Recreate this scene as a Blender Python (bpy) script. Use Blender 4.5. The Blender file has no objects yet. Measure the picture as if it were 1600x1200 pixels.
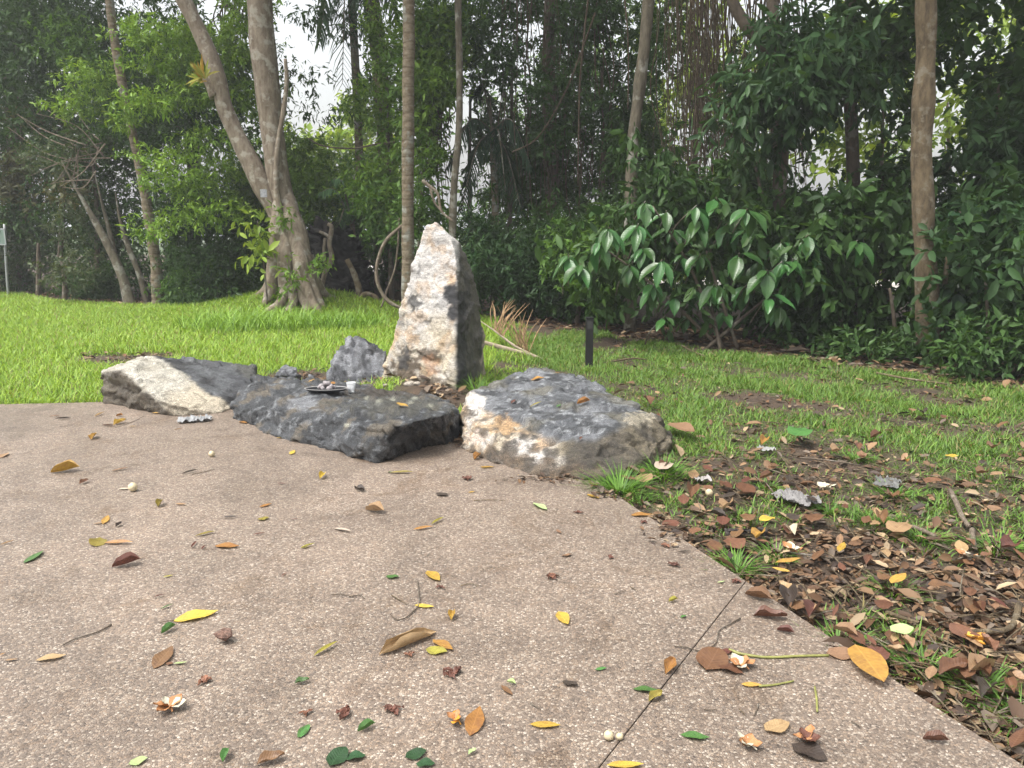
import bpy, bmesh, math, random
import numpy as np
from mathutils import Vector, Matrix, noise
from mathutils.bvhtree import BVHTree

random.seed(7)
RNG = np.random.default_rng(11)
SC = bpy.context.scene
COL = SC.collection

# ------------------------------------------------------------------ camera, world, sun, exposure
FPX, PITCH, EYE = 1208.0, math.radians(11.0), 1.5
cam_data = bpy.data.cameras.new('camera')
cam = bpy.data.objects.new('camera', cam_data)
COL.objects.link(cam)
cam.location = (0, 0, EYE)
cam.rotation_euler = (math.radians(90) - PITCH, 0, 0)
cam_data.sensor_width = 36.0
cam_data.lens = 36.0 * FPX / 1600.0
cam_data.clip_start = 0.05
cam_data.clip_end = 3000
SC.camera = cam

SUN_EL, SUN_AZ = math.radians(64), math.radians(243)     # azimuth clockwise from +Y: behind the camera, to its left
world = bpy.data.worlds.new('World')
SC.world = world
world.use_nodes = True
wn, wl = world.node_tree.nodes, world.node_tree.links
sky = wn.new('ShaderNodeTexSky')
sky.sky_type = 'NISHITA'
sky.sun_disc = False
sky.sun_elevation = SUN_EL
sky.sun_rotation = SUN_AZ
sky.air_density = 1.6
sky.dust_density = 6.0
sky.ozone_density = 1.0
hs = wn.new('ShaderNodeHueSaturation')
hs.inputs['Saturation'].default_value = 0.22            # overcast: a nearly colourless sky
wl.new(sky.outputs['Color'], hs.inputs['Color'])
wl.new(hs.outputs['Color'], wn['Background'].inputs['Color'])
wn['Background'].inputs['Strength'].default_value = 0.15

sun_data = bpy.data.lights.new('sun', 'SUN')
sun_data.energy = 1.4
sun_data.angle = math.radians(14)
sun_data.color = (1.0, 0.97, 0.91)
sun = bpy.data.objects.new('sun', sun_data)
COL.objects.link(sun)
sd = Vector((math.sin(SUN_AZ) * math.cos(SUN_EL), math.cos(SUN_AZ) * math.cos(SUN_EL), math.sin(SUN_EL)))
sun.rotation_euler = (-sd).to_track_quat('-Z', 'Y').to_euler()
sun.location = sd * 60

SC.view_settings.view_transform = 'Standard'
SC.view_settings.look = 'None'
SC.view_settings.gamma = 1.0
SC.view_settings.exposure = 1.22
SC.view_settings.use_curve_mapping = False
SC.cycles.use_denoising = True
SC.cycles.max_bounces = 5
SC.cycles.diffuse_bounces = 3
SC.cycles.glossy_bounces = 2
SC.cycles.transmission_bounces = 4
SC.cycles.transparent_max_bounces = 5

# ------------------------------------------------------------------ pixels (of the 1600x1200 photograph) to places
CP, SP = math.cos(PITCH), math.sin(PITCH)
def ray(px, py):
    a, b = (px - 800.0) / FPX, (600.0 - py) / FPX
    return Vector((a, CP + b * SP, -SP + b * CP))
def G(px, py, z=0.0):
    d = ray(px, py); t = (z - EYE) / d.z
    return Vector((0, 0, EYE)) + d * t
def P(px, py, Y):
    d = ray(px, py)
    return Vector((0, 0, EYE)) + d * (Y / d.y)
def proj(p):
    x, y, z = p[0], p[1], p[2] - EYE
    dep = y * CP - z * SP
    return 800 + FPX * x / dep, 600 - FPX * (y * SP + z * CP) / dep
def proj_np(A):
    z = A[:, 2] - EYE
    dep = np.maximum(A[:, 1] * CP - z * SP, 0.1)
    return 800 + FPX * A[:, 0] / dep, 600 - FPX * (A[:, 1] * SP + z * CP) / dep

# ------------------------------------------------------------------ materials
def new_mat(name):
    m = bpy.data.materials.new(name); m.use_nodes = True
    n, l = m.node_tree.nodes, m.node_tree.links
    return m, n, l, n['Principled BSDF']
def noise_node(n, l, scale, detail=4, rough=0.6, coord='Object', vec=None, dist=0.0):
    t = n.new('ShaderNodeTexNoise')
    t.inputs['Scale'].default_value = scale; t.inputs['Detail'].default_value = detail
    t.inputs['Roughness'].default_value = rough; t.inputs['Distortion'].default_value = dist
    if vec is None:
        c = n.new('ShaderNodeTexCoord'); vec = c.outputs[coord]
    l.new(vec, t.inputs['Vector'])
    return t
def ramp(n, l, fac, stops):
    r = n.new('ShaderNodeValToRGB')
    e = r.color_ramp.elements
    while len(e) < len(stops): e.new(0.5)
    for k, (p, c) in enumerate(stops):
        e[k].position = p; e[k].color = (*c, 1) if len(c) == 3 else c
    l.new(fac, r.inputs['Fac'])
    return r
def mixc(n, l, a, b, fac, mode='MIX'):
    m = n.new('ShaderNodeMix'); m.data_type = 'RGBA'; m.blend_type = mode
    for sock, v in ((m.inputs[0], fac), (m.inputs[6], a), (m.inputs[7], b)):
        if hasattr(v, 'links') or hasattr(v, 'is_linked'): l.new(v, sock)
        elif isinstance(v, (tuple, list)): sock.default_value = (*v[:3], 1)
        else: sock.default_value = v
    return m.outputs[2]
def bump(n, l, height, strength, dist, bsdf, prev=None):
    b = n.new('ShaderNodeBump'); b.inputs['Strength'].default_value = strength
    b.inputs['Distance'].default_value = dist
    l.new(height, b.inputs['Height'])
    if prev is not None: l.new(prev, b.inputs['Normal'])
    if bsdf is not None: l.new(b.outputs['Normal'], bsdf.inputs['Normal'])
    return b.outputs['Normal']
def math_node(n, l, op, a, b=None):
    m = n.new('ShaderNodeMath'); m.operation = op
    for k, v in enumerate((a, b)):
        if v is None: continue
        if hasattr(v, 'is_linked'): l.new(v, m.inputs[k])
        else: m.inputs[k].default_value = v
    return m.outputs[0]

def leaf_mat(name, rough=0.5, trans=0.32, tint=(1.25, 1.15, 0.45), spec=0.26):
    """foliage whose colour is stored for each leaf"""
    m, n, l, b = new_mat(name)
    a = n.new('ShaderNodeAttribute'); a.attribute_name = 'col'
    l.new(a.outputs['Color'], b.inputs['Base Color'])
    b.inputs['Roughness'].default_value = rough
    b.inputs['Specular IOR Level'].default_value = spec
    t = n.new('ShaderNodeBsdfTranslucent')
    l.new(mixc(n, l, a.outputs['Color'], tint, 1.0, 'MULTIPLY'), t.inputs['Color'])
    x = n.new('ShaderNodeMixShader'); x.inputs[0].default_value = trans
    l.new(b.outputs[0], x.inputs[1]); l.new(t.outputs[0], x.inputs[2])
    l.new(x.outputs[0], n['Material Output'].inputs['Surface'])
    return m
M = {}
M['leaf'] = leaf_mat('foliage')
M['grass'] = leaf_mat('grass_blades', rough=0.5, trans=0.3, tint=(1.2, 1.15, 0.5), spec=0.3)
M['litter'] = leaf_mat('dead_leaves', rough=0.62, trans=0.06, tint=(1, 0.9, 0.7), spec=0.3)

def bark(name, c0, c1, c2, rings=0.0, scale=9.0, rough=0.85):
    m, n, l, b = new_mat(name)
    tc = n.new('ShaderNodeTexCoord')
    mp = n.new('ShaderNodeMapping'); mp.inputs['Scale'].default_value = (1, 1, 0.35 if not rings else 1.6)
    l.new(tc.outputs['Object'], mp.inputs['Vector'])
    f = noise_node(n, l, scale, 6, 0.65, vec=mp.outputs[0])
    g = noise_node(n, l, scale * 0.45, 3, 0.6, vec=tc.outputs['Object'])
    h = noise_node(n, l, scale * 5, 4, 0.7, vec=mp.outputs[0])
    c = ramp(n, l, f.outputs['Fac'], [(0.32, c0), (0.62, c1)])
    pale = ramp(n, l, g.outputs['Fac'], [(0.54, (0, 0, 0)), (0.64, (1, 1, 1))])
    col = mixc(n, l, c.outputs[0], c2, pale.outputs[0])
    hh = math_node(n, l, 'ADD', f.outputs['Fac'], math_node(n, l, 'MULTIPLY', h.outputs['Fac'], 0.5))
    if rings:
        w = n.new('ShaderNodeTexWave'); w.bands_direction = 'Z'; w.inputs['Scale'].default_value = rings
        w.inputs['Distortion'].default_value = 3.0; w.inputs['Detail'].default_value = 2
        l.new(tc.outputs['Object'], w.inputs['Vector'])
        rr = ramp(n, l, w.outputs['Fac'], [(0.0, (0.5, 0.46, 0.42)), (0.13, (1, 1, 1))])
        col = mixc(n, l, col, rr.outputs[0], 0.55, 'MULTIPLY')
        hh = math_node(n, l, 'ADD', hh, math_node(n, l, 'MULTIPLY', w.outputs['Fac'], 0.25))
    l.new(col, b.inputs['Base Color'])
    b.inputs['Roughness'].default_value = rough
    b.inputs['Specular IOR Level'].default_value = 0.25
    bump(n, l, hh, 0.95, 0.035, b)
    return m
M['bark_fig'] = bark('bark_pale_brown', (0.14, 0.105, 0.075), (0.285, 0.235, 0.18), (0.36, 0.325, 0.27), scale=13)
M['bark_palm'] = bark('bark_ringed', (0.12, 0.085, 0.05), (0.235, 0.195, 0.14), (0.27, 0.27, 0.235), rings=2.3, scale=10)
M['bark_tan'] = bark('bark_tan', (0.075, 0.056, 0.036), (0.185, 0.14, 0.085), (0.22, 0.19, 0.14), scale=16)
M['bark_dark'] = bark('bark_dark', (0.06, 0.048, 0.036), (0.14, 0.11, 0.082), (0.2, 0.18, 0.15), scale=9)
M['bark_mossy'] = bark('bark_mossy', (0.07, 0.06, 0.042), (0.17, 0.145, 0.105), (0.27, 0.26, 0.22), scale=10)
M['vine'] = bark('vine_bark', (0.055, 0.04, 0.026), (0.125, 0.092, 0.06), (0.16, 0.125, 0.085), scale=20)
M['twig_pale'] = bark('twig_pale', (0.13, 0.1, 0.075), (0.25, 0.2, 0.15), (0.3, 0.26, 0.2), scale=25)

def plain(name, c, rough=0.6, var=0.35, scale=18.0, spec=0.4, metallic=0.0, bmp=0.25):
    m, n, l, b = new_mat(name)
    t = noise_node(n, l, scale, 5, 0.6)
    lo = tuple(v * (1 - var) for v in c); hi = tuple(min(1, v * (1 + var)) for v in c)
    r = ramp(n, l, t.outputs['Fac'], [(0.3, lo), (0.7, hi)])
    l.new(r.outputs[0], b.inputs['Base Color'])
    b.inputs['Roughness'].default_value = rough; b.inputs['Specular IOR Level'].default_value = spec
    b.inputs['Metallic'].default_value = metallic
    if bmp: bump(n, l, t.outputs['Fac'], bmp, 0.01, b)
    return m

def single_leaf_mat(name, c, edge, rough=0.45, trans=0.18, veins=0.3, spots=0.35):
    """one leaf object: veins and blotches in the leaf's own coordinates, colour shifted per object"""
    m, n, l, b = new_mat(name)
    tc = n.new('ShaderNodeTexCoord'); oi = n.new('ShaderNodeObjectInfo')
    sep = n.new('ShaderNodeSeparateXYZ'); l.new(tc.outputs['Object'], sep.inputs[0])
    ay = math_node(n, l, 'ABSOLUTE', sep.outputs['Y'])
    v = math_node(n, l, 'SUBTRACT', sep.outputs['X'], math_node(n, l, 'MULTIPLY', ay, 0.7))
    wob = noise_node(n, l, 5.0, 3, 0.6, vec=tc.outputs['Object'])
    s = math_node(n, l, 'SINE', math_node(n, l, 'ADD', math_node(n, l, 'MULTIPLY', v, 62.0), math_node(n, l, 'MULTIPLY', wob.outputs['Fac'], 5.0)))
    mid = math_node(n, l, 'LESS_THAN', ay, 0.012)
    ve = ramp(n, l, s, [(0.0, (0, 0, 0)), (0.78, (0, 0, 0)), (1.0, (1, 1, 1))])
    vein = math_node(n, l, 'MAXIMUM', math_node(n, l, 'MULTIPLY', ve.outputs[0], 0.45), mid)
    add = n.new('ShaderNodeVectorMath'); add.operation = 'ADD'
    l.new(tc.outputs['Object'], add.inputs[0])
    cmb = n.new('ShaderNodeCombineXYZ')
    l.new(math_node(n, l, 'MULTIPLY', oi.outputs['Random'], 37.0), cmb.inputs[0])
    l.new(cmb.outputs[0], add.inputs[1])
    t = noise_node(n, l, 4.5, 5, 0.65, vec=add.outputs[0])
    fac = ramp(n, l, t.outputs['Fac'], [(0.62 - spots * 0.4, (0, 0, 0)), (0.74, (1, 1, 1))])
    col = mixc(n, l, c, edge, fac.outputs[0])
    col = mixc(n, l, col, tuple(min(1, q * 1.5 + 0.02) for q in c), math_node(n, l, 'MULTIPLY', vein, veins))
    hsv = n.new('ShaderNodeHueSaturation')
    l.new(col, hsv.inputs['Color'])
    l.new(math_node(n, l, 'ADD', math_node(n, l, 'MULTIPLY', oi.outputs['Random'], 0.5), 0.75), hsv.inputs['Value'])
    l.new(math_node(n, l, 'ADD', math_node(n, l, 'MULTIPLY', oi.outputs['Random'], 0.03), 0.485), hsv.inputs['Hue'])
    l.new(hsv.outputs[0], b.inputs['Base Color'])
    b.inputs['Roughness'].default_value = rough
    b.inputs['Specular IOR Level'].default_value = 0.4
    bump(n, l, math_node(n, l, 'ADD', vein, math_node(n, l, 'MULTIPLY', s, 0.5)), 0.14, 0.005, b)
    tr = n.new('ShaderNodeBsdfTranslucent'); l.new(hsv.outputs[0], tr.inputs['Color'])
    x = n.new('ShaderNodeMixShader'); x.inputs[0].default_value = trans
    l.new(b.outputs[0], x.inputs[1]); l.new(tr.outputs[0], x.inputs[2])
    l.new(x.outputs[0], n['Material Output'].inputs['Surface'])
    return m

# ------------------------------------------------------------------ object helpers
def tag(o, label=None, cat=None, group=None, kind=None):
    for k, v in (('label', label), ('category', cat), ('group', group), ('kind', kind)):
        if v: o[k] = v
    return o
def empty(name, loc=(0, 0, 0)):
    o = bpy.data.objects.new(name, None); COL.objects.link(o)
    o.location = loc; o.empty_display_size = 0.2
    return o
def link(name, mesh, mat=None, parent=None):
    o = bpy.data.objects.new(name, mesh); COL.objects.link(o)
    if mat is not None and not mesh.materials: mesh.materials.append(mat)
    if parent is not None:
        o.parent = parent
        o.matrix_parent_inverse = Matrix.Translation(-Vector(parent.location))
    return o
def np_mesh(name, V, polys, col=None, smooth=False):
    """polys: list of (n, k) index arrays"""
    me = bpy.data.meshes.new(name)
    V = np.asarray(V, np.float32)
    me.vertices.add(len(V)); me.vertices.foreach_set('co', V.ravel())
    idx = np.concatenate([p.ravel() for p in polys]).astype(np.int32)
    tot = np.concatenate([np.full(len(p), p.shape[1], np.int32) for p in polys])
    start = np.concatenate([[0], np.cumsum(tot)[:-1]]).astype(np.int32)
    me.loops.add(len(idx)); me.loops.foreach_set('vertex_index', idx)
    me.polygons.add(len(tot)); me.polygons.foreach_set('loop_start', start)
    me.polygons.foreach_set('loop_total', tot)
    if smooth: me.polygons.foreach_set('use_smooth', np.ones(len(tot), bool))
    me.update(calc_edges=True)
    if col is not None:
        a = me.color_attributes.new('col', 'FLOAT_COLOR', 'POINT')
        c = np.ones((len(V), 4), np.float32); c[:, :3] = col
        a.data.foreach_set('color', c.ravel())
    return me

def catmull(pts, per=6):
    pts = [Vector(p) for p in pts]
    if len(pts) < 3:
        return [pts[0].lerp(pts[-1], k / per) for k in range(per + 1)], [k / per for k in range(per + 1)]
    ext = [pts[0] * 2 - pts[1]] + pts + [pts[-1] * 2 - pts[-2]]
    out, par = [], []
    for i in range(len(pts) - 1):
        a, b, c, d = ext[i:i + 4]
        for k in range(per):
            t = k / per
            out.append(0.5 * ((2 * b) + (c - a) * t + (2 * a - 5 * b + 4 * c - d) * t * t + (3 * b - a - 3 * c + d) * t ** 3))
            par.append(i + t)
    out.append(pts[-1]); par.append(len(pts) - 1)
    return out, par
class MB:
    """collects tubes and shapes into one mesh"""
    def __init__(s): s.v, s.f = [], []
    def tube(s, pts, radii, sides=10, per=6, amp=0.08, freq=3.0, seed=0.0, flat=1.0):
        c, par = catmull(pts, per)
        ref = Vector((0.31, 0.87, 0.2)).normalized()
        base = len(s.v)
        for k, p in enumerate(c):
            t = (c[min(k + 1, len(c) - 1)] - c[max(k - 1, 0)]).normalized()
            u = t.cross(ref); u = u.normalized() if u.length > 1e-4 else Vector((1, 0, 0)); w = t.cross(u)
            i = min(int(par[k]), len(radii) - 2); r = radii[i] + (radii[i + 1] - radii[i]) * (par[k] - i)
            for j in range(sides):
                a = 2 * math.pi * j / sides
                d = u * math.cos(a) + w * math.sin(a) * flat
                q = p + d * r
                s.v.append(q + d * r * amp * (noise.noise(q * freq + Vector((seed, 0, 0))) * 1.6))
        n = len(c)
        for k in range(n - 1):
            for j in range(sides):
                j2 = (j + 1) % sides
                s.f.append((base + k * sides + j, base + k * sides + j2, base + (k + 1) * sides + j2, base + (k + 1) * sides + j))
        s.f.append(tuple(base + j for j in reversed(range(sides))))
        s.f.append(tuple(base + (n - 1) * sides + j for j in range(sides)))
        return s
    def box(s, lo, hi):
        b = len(s.v)
        for z in (lo[2], hi[2]):
            for x, y in ((lo[0], lo[1]), (hi[0], lo[1]), (hi[0], hi[1]), (lo[0], hi[1])): s.v.append(Vector((x, y, z)))
        s.f += [tuple(b + q for q in f) for f in ((0, 3, 2, 1), (4, 5, 6, 7), (0, 1, 5, 4), (1, 2, 6, 5), (2, 3, 7, 6), (3, 0, 4, 7))]
        return s
    def lathe(s, prof, n=24, sx=1.0, sy=1.0, loc=(0, 0, 0)):
        b = len(s.v)
        for r, z in prof:
            for j in range(n):
                a = 2 * math.pi * j / n
                s.v.append(Vector((loc[0] + r * sx * math.cos(a), loc[1] + r * sy * math.sin(a), loc[2] + z)))
        for k in range(len(prof) - 1):
            for j in range(n):
                j2 = (j + 1) % n
                s.f.append((b + k * n + j, b + k * n + j2, b + (k + 1) * n + j2, b + (k + 1) * n + j))
        return s
    def build(s, name, mat, parent=None, smooth=True):
        me = bpy.data.meshes.new(name)
        me.from_pydata([tuple(v) for v in s.v], [], s.f)
        if smooth: me.polygons.foreach_set('use_smooth', np.ones(len(me.polygons), bool))
        me.update()
        return link(name, me, mat, parent)
# ------------------------------------------------------------------ the ground
FIG = P(458, 470, 15.0)                                  # foot of the forked tree
def gz(x, y):
    z = -0.045
    z += 0.40 * math.exp(-(((x - FIG.x) / 1.7) ** 2 + ((y - 15.6) / 1.5) ** 2))
    z += 0.13 * math.exp(-(((x + 0.95) / 0.75) ** 2 + ((y - 7.35) / 0.55) ** 2))
    if y > 6.5 and x < 1.5:
        z += 0.035 * min(1, (y - 6.5) / 2)
    return z
SLAB_FAR = [G(-900, 640), G(0, 631.5), G(160, 628)]
EDGE_A, EDGE_B = G(940, 758), G(1600, 1196)
ed = (EDGE_B - EDGE_A)
EDGE_C = EDGE_A + ed * 2.6
slab_poly = [Vector((-14, -3, 0)), SLAB_FAR[0], SLAB_FAR[1], SLAB_FAR[2], G(430, 622), G(640, 640), G(800, 668), G(900, 712), EDGE_A, EDGE_B, EDGE_C, Vector((EDGE_C.x, -3, 0))]
def inside(poly, x, y):
    c = False; n = len(poly)
    for i in range(n):
        a, b = poly[i], poly[(i + 1) % n]
        if (a.y > y) != (b.y > y) and x < (b.x - a.x) * (y - a.y) / (b.y - a.y) + a.x: c = not c
    return c
def edge_dist(x, y):
    """signed distance from the paving's soil-side edge line, positive over the soil"""
    d = ed.normalized(); v = Vector((x - EDGE_A.x, y - EDGE_A.y, 0))
    return -(d.x * v.y - d.y * v.x) * -1
def turf(x, y):
    """0 bare soil .. 1 full grass"""
    if inside(slab_poly, x, y): return 0.0
    px, py = proj((x, y, 0)) if y > 0.8 else (0, 3000)
    n = noise.noise(Vector((x * 1.1, y * 1.1, 3.0))) + 0.5 * noise.noise(Vector((x * 3.1, y * 3.1, 9.0)))
    if x < -0.2 and y > 6.0:                              # the lawn
        far = forest_edge(x)
        g = 1.0 if y < far - 0.25 else max(0.0, 1 - (y - far + 0.25) / 0.35)
        for (qx, qy, rx, ry) in ((175, 562, 62, 9), (245, 557, 40, 6), (470, 590, 70, 13), (560, 603, 60, 12), (690, 620, 80, 22)):
            e = ((px - qx) / rx) ** 2 + ((py - qy) / ry) ** 2
            if e < 1.25: g *= max(0.0, (e - 0.55) / 0.7)
        return g
    # the patchy ground by the trees
    far = forest_edge(x)
    if y > far - 0.15: return 0.0
    band = (py - (560 + (px - 900) * 0.10)) / 130.0         # 0 in the green strip, grows towards the paving
    g = 0.64 - max(0.0, band) * 0.31 + n * 1.2 - (.5 if edge_dist(x, y) < .16 + .1 * n else 0)
    if band < -0.32: g -= 0.5 + n * 0.4
    return min(1.0, max(0.0, g))
def forest_edge(x):
    k = [(-30, 22.5), (-13, 20.6), (-11.6, 18.9), (-10.3, 17.6), (-8, 16.6), (-6.5, 16.6), (-4.5, 16.2), (-2.4, 15.8), (-0.5, 14.2), (0.6, 12.9), (2.0, 11.6), (3.5, 9.9), (5.1, 7.75), (7.5, 6.0), (30, 2.0)]
    for (a, ya), (b, yb) in zip(k, k[1:]):
        if a <= x <= b: return ya + (yb - ya) * (x - a) / (b - a)
    return 15.0
def axis(lo, hi, step, far_lo, far_hi):
    c = list(np.arange(lo, hi + 1e-6, step)); d = step
    while c[-1] < far_hi: d *= 1.35; c.append(c[-1] + d)
    d = step
    while c[0] > far_lo: d *= 1.35; c.insert(0, c[0] - d)
    return c
gx, gy = axis(-13, 9, 0.13, -900, 900), axis(-1, 21, 0.13, -300, 1800)
GV, GC = [], []
for y in gy:
    for x in gx:
        near = -14 < x < 10 and -2 < y < 22
        z = gz(x, y) if near else -0.045
        if near: z += 0.012 * noise.noise(Vector((x * 4, y * 4, 0)))
        GV.append((x, y, z))
        t = turf(x, y) if near else 0.0
        soil = Vector((0.062, 0.042, 0.027)); green = Vector((0.06, 0.095, 0.018))
        if abs(x) > 60 or y > 60: soil = Vector((0.05, 0.085, 0.022))
        GC.append(tuple(soil.lerp(green, t * 0.8)))
nx, ny = len(gx), len(gy)
gi = np.arange(nx * ny).reshape(ny, nx)
quads = np.stack([gi[:-1, :-1].ravel(), gi[:-1, 1:].ravel(), gi[1:, 1:].ravel(), gi[1:, :-1].ravel()], 1)
m, n, l, b = new_mat('soil')
a = n.new('ShaderNodeAttribute'); a.attribute_name = 'col'
t1 = noise_node(n, l, 14, 8, 0.7); t2 = noise_node(n, l, 90, 4, 0.6)
r1 = ramp(n, l, t1.outputs['Fac'], [(0.3, (0.5, 0.47, 0.45)), (0.7, (1.5, 1.45, 1.4))])
l.new(mixc(n, l, a.outputs['Color'], r1.outputs[0], 1.0, 'MULTIPLY'), b.inputs['Base Color'])
b.inputs['Roughness'].default_value = 0.9
bump(n, l, math_node(n, l, 'ADD', t1.outputs['Fac'], math_node(n, l, 'MULTIPLY', t2.outputs['Fac'], 0.5)), 0.9, 0.03, b)
M['soil'] = m
tag(link('ground', np_mesh('ground', GV, [quads], GC, True), m), kind='structure')

# ------------------------------------------------------------------ the paving: exposed aggregate, two slabs with a joint between
m, n, l, b = new_mat('exposed_aggregate')
tc = n.new('ShaderNodeTexCoord')
warp = noise_node(n, l, 60, 2, 0.5, vec=tc.outputs['Object'])
wv = n.new('ShaderNodeVectorMath'); wv.operation = 'SCALE'; wv.inputs['Scale'].default_value = 0.006
l.new(warp.outputs['Color'], wv.inputs[0])
wa = n.new('ShaderNodeVectorMath'); wa.operation = 'ADD'; l.new(tc.outputs['Object'], wa.inputs[0]); l.new(wv.outputs[0], wa.inputs[1])
vo = n.new('ShaderNodeTexVoronoi'); vo.inputs['Scale'].default_value = 118; vo.inputs['Randomness'].default_value = 1.0
l.new(wa.outputs[0], vo.inputs['Vector'])
ve = n.new('ShaderNodeTexVoronoi'); ve.feature = 'DISTANCE_TO_EDGE'; ve.inputs['Scale'].default_value = 118
l.new(wa.outputs[0], ve.inputs['Vector'])
sepc = n.new('ShaderNodeSeparateColor'); l.new(vo.outputs['Color'], sepc.inputs[0])
peb = ramp(n, l, sepc.outputs[0], [(0.0, (0.075, 0.064, 0.056)), (0.2, (0.145, 0.115, 0.092)), (0.42, (0.205, 0.172, 0.142)), (0.6, (0.25, 0.195, 0.148)), (0.78, (0.29, 0.25, 0.208)), (0.93, (0.36, 0.33, 0.285)), (1.0, (0.47, 0.44, 0.395))])
gap = ramp(n, l, ve.outputs['Distance'], [(0.02, (0, 0, 0)), (0.14, (1, 1, 1))])
keep = math_node(n, l, 'GREATER_THAN', sepc.outputs[1], 0.12)
pm = math_node(n, l, 'MULTIPLY', gap.outputs[0], keep)
fine = noise_node(n, l, 420, 3, 0.6, vec=tc.outputs['Object'])
mort = ramp(n, l, fine.outputs['Fac'], [(0.3, (0.105, 0.088, 0.074)), (0.7, (0.185, 0.156, 0.132))])
col = mixc(n, l, mort.outputs[0], peb.outputs[0], math_node(n, l, 'MULTIPLY', pm, 0.92))
s1 = noise_node(n, l, 0.9, 5, 0.6, vec=tc.outputs['Object'], dist=0.6)
s2 = noise_node(n, l, 5.5, 5, 0.7, vec=tc.outputs['Object'])
st1 = ramp(n, l, s1.outputs['Fac'], [(0.30, (0.74, 0.725, 0.715)), (0.5, (0.94, 0.93, 0.92)), (0.68, (1.12, 1.1, 1.085))])
st2 = ramp(n, l, s2.outputs['Fac'], [(0.3, (0.82, 0.8, 0.79)), (0.55, (1.06, 1.05, 1.03))])
col = mixc(n, l, col, st1.outputs[0], 1.0, 'MULTIPLY')
col = mixc(n, l, col, st2.outputs[0], 1.0, 'MULTIPLY')
s3 = noise_node(n, l, 2.1, 7, 0.75, vec=tc.outputs['Object'], dist=1.2)                 # tannin stains
st3 = ramp(n, l, s3.outputs['Fac'], [(0.53, (1, 1, 1)), (0.66, (0.74, 0.67, 0.59))])
col = mixc(n, l, col, st3.outputs[0], 0.9, 'MULTIPLY')
s4 = noise_node(n, l, 22, 5, 0.8, vec=tc.outputs['Object'])                               # crumbs of dirt
st4 = ramp(n, l, s4.outputs['Fac'], [(0.64, (1, 1, 1)), (0.72, (0.5, 0.46, 0.42))])
col = mixc(n, l, col, st4.outputs[0], 1.0, 'MULTIPLY')
col = mixc(n, l, col, (1.03, 0.97, 0.925), 1.0, 'MULTIPLY')
l.new(col, b.inputs['Base Color'])
rr = ramp(n, l, s1.outputs['Fac'], [(0.36, (0.42,) * 3), (0.6, (0.62,) * 3)])
l.new(rr.outputs[0], b.inputs['Roughness'])
b.inputs['Specular IOR Level'].default_value = 0.5
hh = math_node(n, l, 'ADD', math_node(n, l, 'MULTIPLY', pm, 1.0), math_node(n, l, 'MULTIPLY', fine.outputs['Fac'], 0.4))
bump(n, l, hh, 0.55, 0.004, b)
M['aggregate'] = m
JA, JB = G(1162, 912), G(930, 1206)
jd = (JB - JA).normalized(); jn = Vector((-jd.y, jd.x, 0))
def clip_poly(poly, side, off):
    out = []
    def dist(p): return side * ((p - JA).dot(jn)) - off
    for i in range(len(poly)):
        a_, b_ = poly[i], poly[(i + 1) % len(poly)]
        da, db = dist(a_), dist(b_)
        if da >= 0: out.append(a_)
        if (da >= 0) != (db >= 0): out.append(a_.lerp(b_, da / (da - db)))
    return out
pave = empty('pavement'); tag(pave, kind='structure')
for side in (1, -1):
    poly = clip_poly(slab_poly, side, 0.002)
    bm = bmesh.new()
    vs = [bm.verts.new((p.x, p.y, 0)) for p in poly]
    f = bm.faces.new(vs); f.normal_update()
    if f.normal.z < 0: f.normal_flip()
    ex = bmesh.ops.extrude_face_region(bm, geom=[f])
    for v in ex['geom']:
        if isinstance(v, bmesh.types.BMVert): v.co.z = -0.12
    bmesh.ops.recalc_face_normals(bm, faces=bm.faces)
    bmesh.ops.bevel(bm, geom=[e for e in bm.edges if all(abs(v.co.z) < 1e-5 for v in e.verts)], offset=0.002, segments=1, affect='EDGES')
    bmesh.ops.triangulate(bm, faces=[f for f in bm.faces if len(f.verts) > 4])
    me = bpy.data.meshes.new('slab'); bm.to_mesh(me); bm.free()
    o = link('slab', me, M['aggregate'], pave)

# a pale track in the open beyond the trees
m, n, l, b = new_mat('pale_gravel')
t = noise_node(n, l, 3, 6, 0.7); r = ramp(n, l, t.outputs['Fac'], [(0.3, (0.4, 0.37, 0.32)), (0.7, (0.58, 0.55, 0.5))])
l.new(r.outputs[0], b.inputs['Base Color']); b.inputs['Roughness'].default_value = 0.9
mb = MB(); pts = [(34, 5), (22, 14.5), (13, 19.5), (5, 24), (-4, 29.5), (-16, 36)]
for k, (x, y) in enumerate(pts): mb.v += [Vector((x, y, -0.03)), Vector((x + 3.2, y + 5.2, -0.03))]
for k in range(len(pts) - 1): mb.f.append((2 * k, 2 * k + 1, 2 * k + 3, 2 * k + 2))
tag(mb.build('road', m, smooth=False), kind='structure')
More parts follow.
